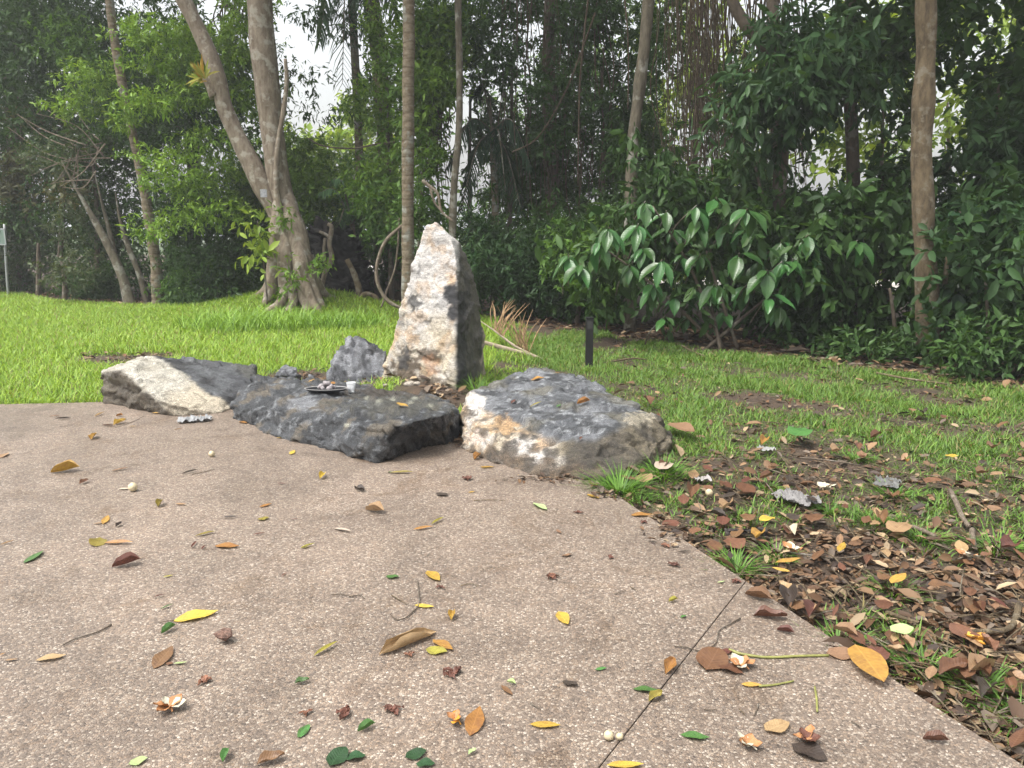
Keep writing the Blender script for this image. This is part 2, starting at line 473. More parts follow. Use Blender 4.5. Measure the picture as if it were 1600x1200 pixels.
# ------------------------------------------------------------------ boulders
def rock_mat(name, rough, bmp=0.5, ct=1.0):
    m, n, l, b = new_mat(name)
    a = n.new('ShaderNodeAttribute'); a.attribute_name = 'col'
    tc = n.new('ShaderNodeTexCoord')
    mp = n.new('ShaderNodeMapping'); mp.inputs['Rotation'].default_value = (0.3, 0.2, 0.4); mp.inputs['Scale'].default_value = (1, 1, 2.6)
    l.new(tc.outputs['Object'], mp.inputs['Vector'])
    f = noise_node(n, l, 34, 8, 0.75, vec=mp.outputs[0], dist=0.5)
    g = noise_node(n, l, 130, 4, 0.7, vec=tc.outputs['Object'])
    r1 = ramp(n, l, f.outputs['Fac'], [(0.32, (0.42, 0.41, 0.40)), (0.5, (0.95, 0.95, 0.95)), (0.68, (1.55, 1.53, 1.5))])
    r2 = ramp(n, l, g.outputs['Fac'], [(0.32, (0.6 - .3 * (ct - 1),) * 3), (0.5, (1, 1, 1)), (0.68, (1.7 * ct,) * 3)])
    col = mixc(n, l, a.outputs['Color'], r1.outputs[0], 0.85, 'MULTIPLY')
    col = mixc(n, l, col, r2.outputs[0], 0.7, 'MULTIPLY')
    l.new(col, b.inputs['Base Color'])
    rr = ramp(n, l, f.outputs['Fac'], [(0.3, (rough - 0.12,) * 3), (0.7, (rough + 0.15,) * 3)])
    l.new(rr.outputs[0], b.inputs['Roughness'])
    b.inputs['Specular IOR Level'].default_value = 0.5
    h = math_node(n, l, 'ADD', f.outputs['Fac'], math_node(n, l, 'MULTIPLY', g.outputs['Fac'], 0.35))
    bump(n, l, h, bmp, 0.03, b)
    return m
M['stone_wet'] = rock_mat('stone_damp', 0.42, 0.75, 1.7)
M['stone_dry'] = rock_mat('stone_dry', 0.72, 0.6)

def rock(name, pts, colorfn, mat, label, seed=0.0, res=0.018, smooth=2, amp=0.05, strata=(0.3, 0.1, 1.0), group=None, cuts=(), cat='boulder', kind=None, facet=1.0, grain=2.2):
    bm = bmesh.new()
    for p in pts: bm.verts.new(p)
    r = bmesh.ops.convex_hull(bm, input=bm.verts)
    bmesh.ops.delete(bm, geom=[v for v in r['geom_interior'] if isinstance(v, bmesh.types.BMVert)], context='VERTS')
    bmesh.ops.recalc_face_normals(bm, faces=bm.faces)
    for (co, no) in cuts:
        bmesh.ops.bisect_plane(bm, geom=bm.verts[:] + bm.edges[:] + bm.faces[:], plane_co=co, plane_no=no, clear_outer=True)
        e = [x for x in bm.edges if x.is_boundary]
        if e: bmesh.ops.holes_fill(bm, edges=e)
    me = bpy.data.meshes.new(name); bm.to_mesh(me); bm.free()
    tmp = bpy.data.objects.new('tmp', me); COL.objects.link(tmp)
    md = tmp.modifiers.new('r', 'REMESH'); md.mode = 'VOXEL'; md.voxel_size = res
    dg = bpy.context.evaluated_depsgraph_get()
    me2 = bpy.data.meshes.new_from_object(tmp.evaluated_get(dg))
    bpy.data.objects.remove(tmp)
    bm = bmesh.new(); bm.from_mesh(me2)
    for _ in range(smooth): bmesh.ops.smooth_vert(bm, verts=bm.verts, factor=0.5, use_axis_x=True, use_axis_y=True, use_axis_z=True)
    bm.normal_update()
    sv = Vector((seed, seed * 0.7, 0)); st = Vector(strata).normalized()
    off = []
    for v in bm.verts:
        p = v.co + sv
        ps = p + st * (p.dot(st)) * grain                       # stretched: ledges along the grain
        d = noise.fractal(p * 2.2, 1.0, 2.1, 3) * 1.0
        for fq, k_ in ((3.1, 1.5), (8.5, 0.75)):               # chipped flat facets, each tilted its own way
            q_ = ps * fq + noise.noise_vector(ps * fq * 0.8) * 0.25
            c = noise.voronoi(q_)[1][0]
            hv = noise.cell_vector(c * 7.31 + Vector((0.5, 0.5, 0.5))) * 2 - Vector((1, 1, 1))
            d += (q_ - c).dot(hv) * k_ * facet
        rg = noise.ridged_multi_fractal(ps * 6.0, 0.9, 2.1, 4, 1.0, 2.0)
        d += (rg - 1.0) * 0.20
        d += noise.fractal(ps * 17, 0.9, 2.2, 3) * 0.22
        off.append(v.normal * d * amp)
    for v, o_ in zip(bm.verts, off): v.co += o_
    bm.normal_update()
    cols = [colorfn(v.co, v.normal, *proj(v.co)) for v in bm.verts]
    me = bpy.data.meshes.new(name); bm.to_mesh(me)
    bvh = BVHTree.FromBMesh(bm); bm.free()
    a = me.color_attributes.new('col', 'FLOAT_COLOR', 'POINT')
    cc = np.ones((len(cols), 4), np.float32); cc[:, :3] = np.array(cols)
    a.data.foreach_set('color', cc.ravel())
    me.polygons.foreach_set('use_smooth', np.ones(len(me.polygons), bool))
    o = link(name, me, mat)
    tag(o, label, cat, group, kind)
    ROCKS.append(bvh)
    return o
ROCKS = []
def nz(p, f, o=0.0): return noise.fractal(Vector(p) * f + Vector((o, o * 2, o)), 0.9, 2.1, 4)
def lerp3(a, b, t):
    t = min(1, max(0, t)); return tuple(x + (y - x) * t for x, y in zip(a, b))
def soft(x, w): return min(1, max(0, 0.5 + x / w))
def patches(c, p, px, py, lst, f=15.0):
    for k, (qx, qy, rx, ry, col, s) in enumerate(lst):
        e = 1 - math.sqrt(((px - qx) / rx) ** 2 + ((py - qy) / ry) ** 2) + nz(p, f, 3.1 * k) * 0.85
        c = lerp3(c, col, soft(e - 0.1, 0.35) * s)
    return c
WHITE, CREAM, OCHRE, RUST = (0.44, 0.42, 0.395), (0.385, 0.335, 0.255), (0.34, 0.215, 0.105), (0.30, 0.135, 0.055)
GREY, BLACK, SLATE, BROWN = (0.105, 0.11, 0.118), (0.026, 0.026, 0.028), (0.062, 0.065, 0.071), (0.085, 0.062, 0.042)

def col_standing(p, nrm, px, py):
    c = lerp3(WHITE, CREAM, soft((py - 500) / 90 + nz(p, 3) * 1.2, 1.4))
    c = lerp3(c, OCHRE, soft(nz(p, 5.5, 2.0) - 0.36, 0.4) * 0.5)
    c = lerp3(c, (0.36, 0.35, 0.345), soft(nz(p, 4.5, 7.0) - 0.3, 0.5) * 0.55)
    c = patches(c, p, px, py, [(646, 474, 11, 14, BLACK, 0.85), (668, 503, 14, 4, BLACK, 0.6), (624, 503, 15, 7, SLATE, 0.6),
        (636, 572, 24, 28, BROWN, 0.95), (632, 563, 10, 16, BLACK, 0.8), (672, 553, 18, 9, BROWN, 0.9), (663, 600, 30, 12, BROWN, 0.8), (690, 612, 22, 14, BROWN, 0.7),
        (612, 525, 10, 26, OCHRE, 0.5), (645, 532, 10, 14, OCHRE, 0.5), (655, 495, 22, 9, OCHRE, 0.4), (687, 390, 16, 8, OCHRE, 0.45), (708, 442, 7, 20, OCHRE, 0.6), (640, 420, 5, 6, BROWN, 0.7), (672, 570, 12, 16, RUST, 0.45)])
    c = patches(c, p, px, py, [(707, 470, 13, 24, BLACK, 1.0)], 6)
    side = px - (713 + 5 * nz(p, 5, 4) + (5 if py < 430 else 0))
    d = lerp3((0.12, 0.11, 0.088), (0.08, 0.075, 0.066), soft(nz(p, 5, 9), 0.8))  # right side: darker stone, with its shade painted into the colour too
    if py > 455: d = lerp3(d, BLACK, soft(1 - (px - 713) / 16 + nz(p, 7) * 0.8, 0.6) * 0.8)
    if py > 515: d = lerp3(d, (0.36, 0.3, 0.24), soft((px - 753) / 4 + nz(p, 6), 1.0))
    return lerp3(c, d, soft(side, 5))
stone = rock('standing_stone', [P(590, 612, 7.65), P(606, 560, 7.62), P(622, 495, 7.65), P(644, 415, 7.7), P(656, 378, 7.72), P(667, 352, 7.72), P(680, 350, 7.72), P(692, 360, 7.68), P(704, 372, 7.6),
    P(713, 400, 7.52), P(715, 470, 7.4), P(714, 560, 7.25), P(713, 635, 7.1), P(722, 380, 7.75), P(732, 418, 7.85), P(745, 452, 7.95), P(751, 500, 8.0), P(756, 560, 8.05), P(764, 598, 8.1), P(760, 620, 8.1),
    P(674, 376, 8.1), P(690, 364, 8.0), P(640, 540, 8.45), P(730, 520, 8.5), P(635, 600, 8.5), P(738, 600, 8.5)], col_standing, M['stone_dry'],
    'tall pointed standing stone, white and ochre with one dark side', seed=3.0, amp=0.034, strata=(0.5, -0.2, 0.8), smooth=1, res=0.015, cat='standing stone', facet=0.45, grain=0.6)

def col_table(p, nrm, px, py):
    c = lerp3((.022, .0235, .026), (0.052, 0.055, 0.06), soft(nz(p, 5.5), 0.8))
    c = lerp3(c, (0.028, 0.03, 0.033), soft(nz(p, 2.2, 5) - 0.12, 0.3))
    c = lerp3(c, (0.19, 0.2, 0.21), soft(nz(p, 14, 2) - 0.38, 0.2) * 0.6)
    c = lerp3(c, (0.10, 0.083, 0.06), soft(nz(p, 6, 8) - 0.34, 0.2) * 0.8)
    c = patches(c, p, px, py, [(620, 632, 90, 18, (0.052, 0.05, 0.038), 0.7), (470, 632, 25, 12, (0.16, 0.165, 0.175), 0.8), (600, 612, 70, 8, (0.035, 0.027, 0.02), 0.9), (640, 700, 60, 28, (0.03, 0.028, 0.026), 0.7)])  # last patch paints shade on the undercut right face
    for k, (qx, qy) in enumerate(((574, 622), (592, 626), (614, 624), (642, 628), (672, 634), (648, 622), (542, 664))):
        e = 1 - math.hypot((px - qx) / 4.5, (py - qy) / 2.6)
        c = lerp3(c, (0.26, 0.26, 0.21), soft(e, 0.5) * 0.8)
    return c
table = rock('flat_boulder', [P(364, 656, 6.2), P(420, 680, 5.72), P(470, 694, 5.48), P(530, 712, 5.2), P(586, 728, 4.95), P(640, 712, 5.22), P(700, 694, 5.5), P(718, 684, 5.7),
    P(366, 630, 6.28), P(380, 606, 6.5), P(397, 588, 6.75), P(440, 590, 7.0), P(470, 594, 7.15), P(560, 601, 7.1), P(640, 612, 6.75), P(700, 626, 6.25),
    P(480, 632, 5.95), P(560, 646, 5.40), P(645, 658, 5.0), P(695, 648, 5.2), P(716, 640, 5.6), P(606, 668, 4.96), P(575, 695, 4.98),
    P(400, 620, 7.2) - Vector((0, 0, 0.3)), P(700, 640, 6.6) - Vector((0, 0, 0.3)), P(560, 640, 7.1) - Vector((0, 0, 0.4))], col_table, M['stone_wet'],
    'low flat-topped dark slate boulder bearing the tray and cup', facet=0.8, seed=11.0, amp=0.031, strata=(0.5, 0.5, 0.55), smooth=1, res=0.016)

def col_left(p, nrm, px, py):
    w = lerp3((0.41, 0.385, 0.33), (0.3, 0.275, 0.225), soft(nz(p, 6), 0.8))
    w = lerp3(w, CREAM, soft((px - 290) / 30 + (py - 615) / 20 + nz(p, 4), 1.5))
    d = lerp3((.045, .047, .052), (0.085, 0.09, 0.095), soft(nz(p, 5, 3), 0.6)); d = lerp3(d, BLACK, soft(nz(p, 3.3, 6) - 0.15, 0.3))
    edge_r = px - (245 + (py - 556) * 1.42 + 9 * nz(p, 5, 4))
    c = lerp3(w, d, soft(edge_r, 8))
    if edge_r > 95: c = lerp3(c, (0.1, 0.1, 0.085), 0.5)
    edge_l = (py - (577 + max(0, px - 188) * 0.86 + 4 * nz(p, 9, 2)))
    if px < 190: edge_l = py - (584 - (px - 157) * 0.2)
    b = lerp3((0.10, 0.082, 0.058), (0.062, 0.05, 0.036), soft(nz(p, 6, 1), 0.7))  # undercut face: brown stone, its shade also put into the colour
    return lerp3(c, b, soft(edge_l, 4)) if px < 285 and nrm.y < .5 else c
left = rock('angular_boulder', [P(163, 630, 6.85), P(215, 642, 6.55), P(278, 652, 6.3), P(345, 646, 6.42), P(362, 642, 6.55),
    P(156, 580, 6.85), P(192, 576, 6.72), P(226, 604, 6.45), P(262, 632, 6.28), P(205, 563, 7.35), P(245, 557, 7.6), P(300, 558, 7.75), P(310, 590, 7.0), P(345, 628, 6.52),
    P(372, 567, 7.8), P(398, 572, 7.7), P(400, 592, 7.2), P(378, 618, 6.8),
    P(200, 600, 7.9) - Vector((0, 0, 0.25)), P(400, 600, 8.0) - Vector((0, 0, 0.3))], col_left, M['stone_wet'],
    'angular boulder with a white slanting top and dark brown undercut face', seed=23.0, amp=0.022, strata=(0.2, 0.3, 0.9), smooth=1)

def col_right(p, nrm, px, py):
    d = lerp3((0.066, 0.07, 0.077), (0.125, 0.13, 0.14), soft(nz((p.x * 0.7, p.y * 0.7, p.z * 3), 6), 0.6))
    d = lerp3(d, (0.04, 0.042, 0.046), soft(nz((p.x, p.y, p.z * 3), 5, 6) - 0.16, 0.25)); d = lerp3(d, (0.24, 0.25, 0.26), soft(nz((p.x, p.y * 3, p.z * 4), 9, 2) - 0.33, 0.15) * 0.8)
    d = lerp3(d, (0.115, 0.105, 0.075), soft(nz(p, 3, 12) - 0.2, 0.4) * 0.6)
    w = lerp3(WHITE, CREAM, soft(nz(p, 4.5), 0.8)); w = lerp3(w, OCHRE, soft(nz(p, 5, 3) - 0.1, 0.4) * 0.75)
    w = lerp3(w, (0.06, 0.05, 0.04), soft(nz(p, 7, 8) - 0.3, 0.2) * 0.9)
    line = 648 + (px - 745) * 0.33 if px > 752 else 618 - (752 - px) * 0.2 + max(0, (px - 735)) * 1.8
    line = {True: 612 + max(0, px - 742) * 1.9, False: 645 + (px - 760) * 0.40}[px < 760]
    c = lerp3(d, w, soft(py - line - 9 * nz(p, 4, 5), 10))
    br = lerp3((0.13, 0.108, 0.072), (0.055, 0.047, 0.036), soft(nz(p, 5, 4), 0.7))
    c = lerp3(c, br, soft((px - 885) / 25 + nz(p, 4, 9) * 1.2, 1.0) * soft((py - 688 + max(0, px - 930) * 0.45) / 10, 1.0))
    c = lerp3(c, BROWN, soft((py - (698 + max(0, px - 770) * 0.22)) / 9 + nz(p, 9, 2) * 1.6, 1.0) * 0.9)
    c = lerp3(c, (0.05, 0.042, 0.034), soft(nz(p, 10, 14) - 0.24, 0.2) * 0.75 * soft(py - line, 20))
    c = patches(c, p, px, py, [(1000, 655, 22, 12, (0.30, 0.265, 0.2), 0.9), (745, 630, 14, 18, (0.48, 0.455, 0.42), 0.9), (790, 665, 22, 14, OCHRE, 0.8), (742, 685, 16, 10, (0.5, 0.42, 0.36), 0.8)])
    return c
right = rock('broad_boulder', [P(722, 700, 5.32), P(770, 726, 4.95), P(850, 750, 4.65), P(940, 756, 4.58), P(1008, 738, 4.85), P(1046, 706, 5.3), P(1050, 686, 5.6),
    P(720, 655, 5.60), P(728, 628, 5.95), P(738, 612, 6.2), P(785, 590, 6.6), P(830, 580, 6.8), P(862, 578, 6.85), P(908, 588, 6.75), P(960, 615, 6.2), P(1000, 636, 5.85), P(1030, 656, 5.55), P(1045, 680, 5.4),
    P(742, 668, 5.35), P(800, 690, 5.05), P(850, 700, 4.85), P(905, 693, 4.84), P(968, 666, 5.08), P(860, 730, 4.66), P(1006, 716, 4.85),
    P(740, 660, 6.8) - Vector((0, 0, 0.3)), P(900, 640, 7.0) - Vector((0, 0, 0.3)), P(1030, 680, 6.0) - Vector((0, 0, 0.2))], col_right, M['stone_wet'],
    'broad layered grey boulder with a white and ochre front edge', seed=37.0, amp=0.030, strata=(0.15, 0.1, 1.0), smooth=1, facet=0.85, res=0.016, grain=1.6)

def col_small(p, nrm, px, py):
    c = lerp3((0.10, 0.105, 0.115), (0.2, 0.205, 0.22), soft(nz((p.x * 3, p.y, p.z * 0.8), 6), 0.7))
    return lerp3(c, (0.05, 0.052, 0.06), soft(nz(p, 7, 4) - 0.2, 0.3))
rock('small_boulder', [P(512, 606, 7.75), P(524, 556, 7.85), P(545, 530, 7.95), P(560, 527, 7.98), P(584, 535, 7.95), P(604, 550, 7.9), P(606, 606, 7.6), P(560, 608, 7.5), P(540, 560, 7.75), P(560, 560, 8.5), P(530, 600, 8.4), P(600, 600, 8.3)],
    col_small, M['stone_wet'], 'small blue-grey rock leaning at the foot of the standing stone', seed=51.0, amp=0.036, strata=(0.9, 0.1, 0.3), smooth=1)
rock('mossy_stone', [P(432, 588, 7.9), P(436, 574, 8.0), P(446, 570, 8.1), P(464, 574, 8.0), P(468, 590, 7.9), P(450, 586, 7.75), P(450, 585, 8.4)],
    col_small, M['stone_wet'], 'small dark stone half hidden in the lawn behind the boulders', seed=61.0, amp=0.02, res=0.012, smooth=2)
for k, (qx, qy, r_) in enumerate(((486, 592, 8), (500, 596, 6), (640, 603, 7), (652, 606, 5), (600, 604, 5))):
    c0 = P(qx, qy, 7.28 if qx < 560 else 7.2); s_ = r_ * 7.3 / FPX
    c0.z = max(c0.z, gz(c0.x, c0.y) + s_ * 0.3)
    rr_ = random.Random(k)
    rock('loose_stone', [c0 + Vector((rr_.uniform(-1, 1) * s_ * 1.4, rr_.uniform(-1, 1) * s_, rr_.uniform(-.8, .9) * s_)) for _ in range(14)],
        (lambda p, nn, px, py: (0.34, 0.3, 0.25)) if qx > 560 else col_small, M['stone_dry'],
        'fist-sized pale stone on soil at the standing stone\'s foot' if qx > 560 else 'small grey stone on bare soil behind the flat boulder', seed=70.0 + k, amp=0.008, res=0.01, smooth=1, cat='stone', group='loose stones among the boulders')

def hit(px, py):
    d = ray(px, py).normalized(); best = None
    for bv in ROCKS:
        r_ = bv.ray_cast(Vector((0, 0, EYE)), d)
        if r_[0] is not None and (best is None or r_[3] < best[2]): best = (r_[0], r_[1], r_[3])
    return best
# ------------------------------------------------------------------ foliage
def unit(A): return A / np.maximum(np.linalg.norm(A, axis=1, keepdims=True), 1e-9)
def leaves_mesh(name, C, D, N, L, Wd, col, shape='rhomb', fold=0.18, droop=0.12):
    """C base points, D direction, N face normal, L length, Wd width"""
    D = unit(D); S = unit(np.cross(D, N)); N = np.cross(S, D)
    L = L[:, None]; Wd = Wd[:, None]
    def at(t, w, h): return C + D * L * t + S * Wd * w * 0.5 + N * (Wd * h - L * droop * t * t)
    if shape == 'rhomb':
        V = np.stack([at(0, 0, 0), at(0.42, 1, fold), at(1, 0, 0), at(0.42, -1, fold)], 1)
        k = 4; F = [np.array([[0, 3, 2], [0, 2, 1]])]
    elif shape == 'oval':
        V = np.stack([at(0, 0, 0), at(0.28, 0.86, fold), at(0.66, 0.92, fold), at(1, 0, 0), at(0.66, -0.92, fold), at(0.28, -0.86, fold), at(0.33, 0, 0), at(0.68, 0, 0)], 1)
        k = 8; F = [np.array([[0, 6, 1], [0, 5, 6], [7, 3, 2], [7, 4, 3]]), np.array([[6, 7, 2, 1], [6, 5, 4, 7]])]
    else:                                                   # blade
        V = np.stack([at(0, 0.9, 0), at(0, -0.9, 0), at(0.55, -0.8, 0), at(0.55, 0.8, 0), at(1, 0, 0)], 1)
        k = 5; F = [np.array([[3, 2, 4]]), np.array([[0, 1, 2, 3]])]
    n = len(C); V = V.reshape(-1, 3)
    polys = [(f[None] + (np.arange(n) * k)[:, None, None]).reshape(-1, f.shape[1]) for f in F]
    return np_mesh(name, V, polys, np.repeat(col, k, axis=0))

def pal(lo, hi): return (np.array(lo), np.array(hi))
PAL = {
    'bright': pal((0.07, 0.15, 0.018), (0.19, 0.31, 0.045)),
    'mid': pal((0.05, 0.115, 0.018), (0.12, 0.225, 0.04)),
    'dark': pal((0.024, 0.060, 0.015), (0.066, 0.13, 0.032)),
    'blue': pal((0.025, 0.062, 0.022), (0.06, 0.12, 0.042)),
    'olive': pal((0.075, 0.082, 0.035), (0.15, 0.15, 0.07)),
    'lime': pal((0.12, 0.21, 0.022), (0.30, 0.40, 0.06)),
    'brown': pal((0.07, 0.045, 0.025), (0.17, 0.11, 0.055)),
}
GAPS = [(505, 110, 58, 92, 0.94), (455, 50, 32, 70, 0.9), (548, 95, 26, 45, 0.9), (478, 190, 30, 30, 0.7), (720, 210, 20, 75, 0.75), (752, 270, 26, 30, 0.7), (1125, 55, 22, 60, 0.8), (1100, 20, 40, 30, 0.6),
        (1325, 235, 45, 40, 0.72), (1290, 290, 40, 22, 0.65), (1345, 285, 26, 22, 0.7), (830, 45, 26, 16, 0.6), (200, 10, 24, 18, 0.5), (265, 15, 24, 14, 0.4), (1500, 15, 40, 12, 0.4),
        (640, 40, 12, 40, 0.5), (1495, 220, 26, 34, 0.55), (1372, 440, 22, 26, 0.7), (1340, 555, 20, 8, 0.6), (1570, 575, 22, 12, 0.6), (1545, 535, 14, 10, 0.5), (980, 450, 16, 26, 0.6), (1018, 465, 22, 26, 0.55),
        (1050, 40, 14, 40, 0.5), (1440, 330, 14, 60, 0.4), (795, 330, 16, 22, 0.4), (735, 300, 14, 24, 0.55), (1180, 100, 18, 18, 0.5), (1485, 185, 42, 62, .85), (1330, 175, 30, 42, .75), (1090, 150, 60, 150, .45), (1560, 60, 50, 50, .5), (1385, 120, 24, 60, .4), (1400, 470, 30, 40, .6)]
def gap_keep(A, scale=1.0):
    px, py = proj_np(A); k = np.ones(len(A), bool); u = RNG.random(len(A))
    for (x, y, rx, ry, s) in GAPS:
        e = ((px - x) / rx) ** 2 + ((py - y) / ry) ** 2
        k &= ~((e < 1) & (u < s * scale * np.clip(2.2 * (1 - e), 0, 1)))
    return k
def cloud(name, blobs, n, length, ratio, palette, parent=None, shape='rhomb', per=9, spread=2.2, up=0.7, droop=0.15, outward=0.8, gaps=1.0, flatten=1.0, size_var=0.35, bright_top=None, mat=None):
    """blobs: (centre, rx, ry, rz). Leaves in sprigs spread through each blob"""
    B = np.array([[*c, rx, ry, rz] for (c, rx, ry, rz) in blobs], float)
    w = (B[:, 3] * B[:, 4] * B[:, 5]) ** 0.75; w /= w.sum()
    if length < .2 and shape == 'rhomb' and (not isinstance(palette, str) or palette in ('dark', 'mid', 'blue', 'bright')):
        length *= .77; n = int(n * 2.1); ratio *= .92
    ns = max(1, n // per)
    bi = RNG.choice(len(B), ns, p=w)
    q = unit(RNG.normal(size=(ns, 3)))
    rad = RNG.random(ns) ** (1 / 2.4)
    # lumpy outline
    lump = 1 + 0.35 * np.sin(q[:, 0] * 5 + bi) * np.cos(q[:, 1] * 4 + bi * 2) + 0.2 * np.sin(q[:, 2] * 9 + bi * 3)
    off = q * (rad * lump)[:, None] * B[bi, 3:6]
    SCn = B[bi, :3] + off
    if gaps:
        k = gap_keep(SCn, gaps); SCn, off, bi, q = SCn[k], off[k], bi[k], q[k]; ns = len(SCn)
    sd_ = unit(q * outward + RNG.normal(size=(ns, 3)) * 0.6 + np.array([0, 0, 0.15]))
    tone = RNG.random(ns)
    si = np.repeat(np.arange(ns), per); nl = len(si)
    t = RNG.random(nl)
    Lb = length * (1 + size_var * RNG.normal(size=nl).clip(-1.6, 1.6)) * (0.75 + 0.5 * RNG.random(ns)[si])
    Cc = SCn[si] + sd_[si] * (t * spread * length)[:, None]
    D = unit(sd_[si] * 0.55 + RNG.normal(size=(nl, 3)) * 0.75 - np.array([0, 0, droop * 2]))
    N = unit(np.array([0, 0, up]) + RNG.normal(size=(nl, 3)) * 0.45 + sd_[si] * 0.2)
    lo, hi = PAL[palette] if isinstance(palette, str) else palette
    f = np.clip(tone[si] * 0.75 + RNG.random(nl) * 0.45 - 0.08, 0, 1)[:, None]
    col = lo + (hi - lo) * f
    col *= (1 + 0.12 * RNG.normal(size=(nl, 1)))
    if gaps:
        k = gap_keep(Cc + D * length * 0.5, gaps * 0.8); Cc, D, N, Lb, col = Cc[k], D[k], N[k], Lb[k], col[k]
    me = leaves_mesh(name, Cc, D, N, Lb, Lb * ratio * (0.85 + 0.3 * RNG.random(len(Lb))), np.clip(col, 0.008, 1), shape)
    return link(name, me, mat or M['leaf'], parent)
def pb(px, py, Y, rx, ry=None, rd=None):
    """a blob by pixel centre, pixel radii and its distance"""
    s = Y / FPX; ry = ry or rx
    return (P(px, py, Y), rx * s, (rd if rd else rx * s * 0.8), ry * s)
def rect_blobs(x0, y0, x1, y1, Y0, Y1, n, r, seed=0, ry=None):
    q = random.Random(seed); out = []
    for k in range(n):
        Y = q.uniform(Y0, Y1); rr = r * q.uniform(0.7, 1.3)
        out.append(pb(q.uniform(x0, x1), q.uniform(y0, y1), Y, rr, (ry or r) * q.uniform(0.7, 1.3)))
    return out
def high(c, rx, ry, rz, n, seed=0):
    q = random.Random(seed)
    return [(Vector(c) + Vector((q.uniform(-rx, rx), q.uniform(-ry, ry), q.uniform(-rz, rz))), q.uniform(.9, 1.7), q.uniform(.9, 1.7), q.uniform(.5, 1.0)) for _ in range(n)]
def path_px(pts, Y):
    return [P(p[0], p[1], p[2] if len(p) > 2 else Y) for p in pts]
def trunk_px(name, pts, Y, w_px, mat, parent, sides=14, amp=0.11, foot=True, per=6):
    c = path_px(pts, Y)
    if foot: c[0].z = gz(c[0].x, c[0].y) - 0.1
    rad = [w * 0.5 * c[min(i, len(c) - 1)].y / FPX for i, w in enumerate(w_px)]
    return MB().tube(c, rad, sides, per, amp, 2.5, seed=Y).build(name, mat, parent)
def tree(name, label, pts, Y, w_px, mat, crown, group=None, cat='tree', branches=(), **kw):
    c0 = P(*pts[0][:2], Y); base = Vector((c0.x, Y, gz(c0.x, Y)))
    t = empty(name, base)
    tag(t, label, cat, group)
    trunk_px('trunk', pts, Y, w_px, mat, t)
    for (bp, bw) in branches:
        trunk_px('branch', bp, Y, bw, mat, t, sides=8, foot=False)
    for c in crown:
        nm, bl, n_, ln, ra, pl, extra = c
        cloud(nm, bl, n_, ln, ra, pl, t, **extra)
    return t

# -- the forked tree
fig = empty('forked_tree', Vector((FIG.x, 15.0, gz(FIG.x, 15.0))))
tag(fig, 'forked tree with pale mottled bark and spreading roots on a grassy mound', 'tree')
Yf = 15.0
def fp(pts): return path_px(pts, Yf)
k_ = Yf / FPX
MB().tube(fp([(462, 500), (456, 420), (450, 350), (434, 273), (426, 210), (418, 140), (410, 70), (406, 0), (396, -130), (392, -260)]), [15 * k_, 15 * k_, 17 * k_, 17 * k_, 16.5 * k_, 18 * k_, 18.5 * k_, 17.5 * k_, 15 * k_, 10 * k_], 20, 6, 0.05, 2.2).build('trunk', M['bark_fig'], fig)
MB().tube(fp([(447, 390), (432, 335), (412, 296), (394, 258), (370, 212), (350, 165), (340, 120), (320, 68), (289, 4), (262, -40), (200, -120)]), [11 * k_, 13 * k_, 14.5 * k_, 14.5 * k_, 12.5 * k_, 12 * k_, 12 * k_, 11.5 * k_, 11 * k_, 10 * k_, 8 * k_], 18, 6, 0.06, 2.2, 4).build('limb', M['bark_fig'], fig)
MB().tube(fp([(340, 150), (330, 132), (322, 118)]), [12 * k_, 9 * k_, 7 * k_], 10, 5, 0.1, 4).build('branch_stub', M['bark_fig'], fig)
ROOTS = [([(440, 290, 15.0), (435, 360, 14.8), (431, 420, 14.7), (422, 455, 14.6), (412, 484, 14.4)], [9, 14, 13, 10, 5]), ([(448, 320, 15.0), (447, 385, 14.65), (446, 430, 14.5), (446, 462, 14.35), (437, 494, 14.1)], [8, 13, 12, 9, 4]),
    ([(442, 282, 15.05), (452, 325, 14.9), (466, 375, 14.75), (476, 425, 14.6), (488, 460, 14.45), (508, 480, 14.3)], [8, 14, 16, 15, 12, 5]), ([(460, 345, 14.9), (470, 410, 14.5), (470, 455, 14.4), (478, 476, 14.2), (480, 496, 14.0)], [7, 12, 9, 8, 4]),
    ([(478, 400, 14.9), (490, 440, 14.9), (508, 466, 15.0), (532, 482, 15.2)], [13, 12, 8, 3]), ([(432, 390, 15.0), (424, 440, 15.1), (410, 470, 15.3), (396, 484, 15.5)], [12, 10, 7, 3]),
    ([(450, 440, 14.4), (440, 472, 14.2), (424, 490, 14.0), (404, 496, 13.9)], [8, 7, 6, 3]), ([(456, 440, 14.4), (458, 472, 14.2), (452, 490, 13.95), (446, 500, 13.8)], [8, 7, 6, 3]), ([(474, 440, 14.4), (490, 474, 14.2), (504, 488, 14.0)], [9, 7, 3])]
for w_, (pts, rad) in enumerate(ROOTS):
    c = path_px(pts, Yf); c[-1].z = gz(c[-1].x, c[-1].y) - 0.05
    if c[-2].z < gz(c[-2].x, c[-2].y) + .03: c[-2].z = gz(c[-2].x, c[-2].y) + .03
    MB().tube(c, [r_ * k_ for r_ in rad], 12, 6, 0.16, 3, w_).build('root', M['bark_fig'], fig)
cloud('crown', high((FIG.x - 0.6, 15, 8.6), 4.0, 2.6, 1.4, 20, 3), 9000, 0.20, 0.42, 'mid', fig, gaps=0)
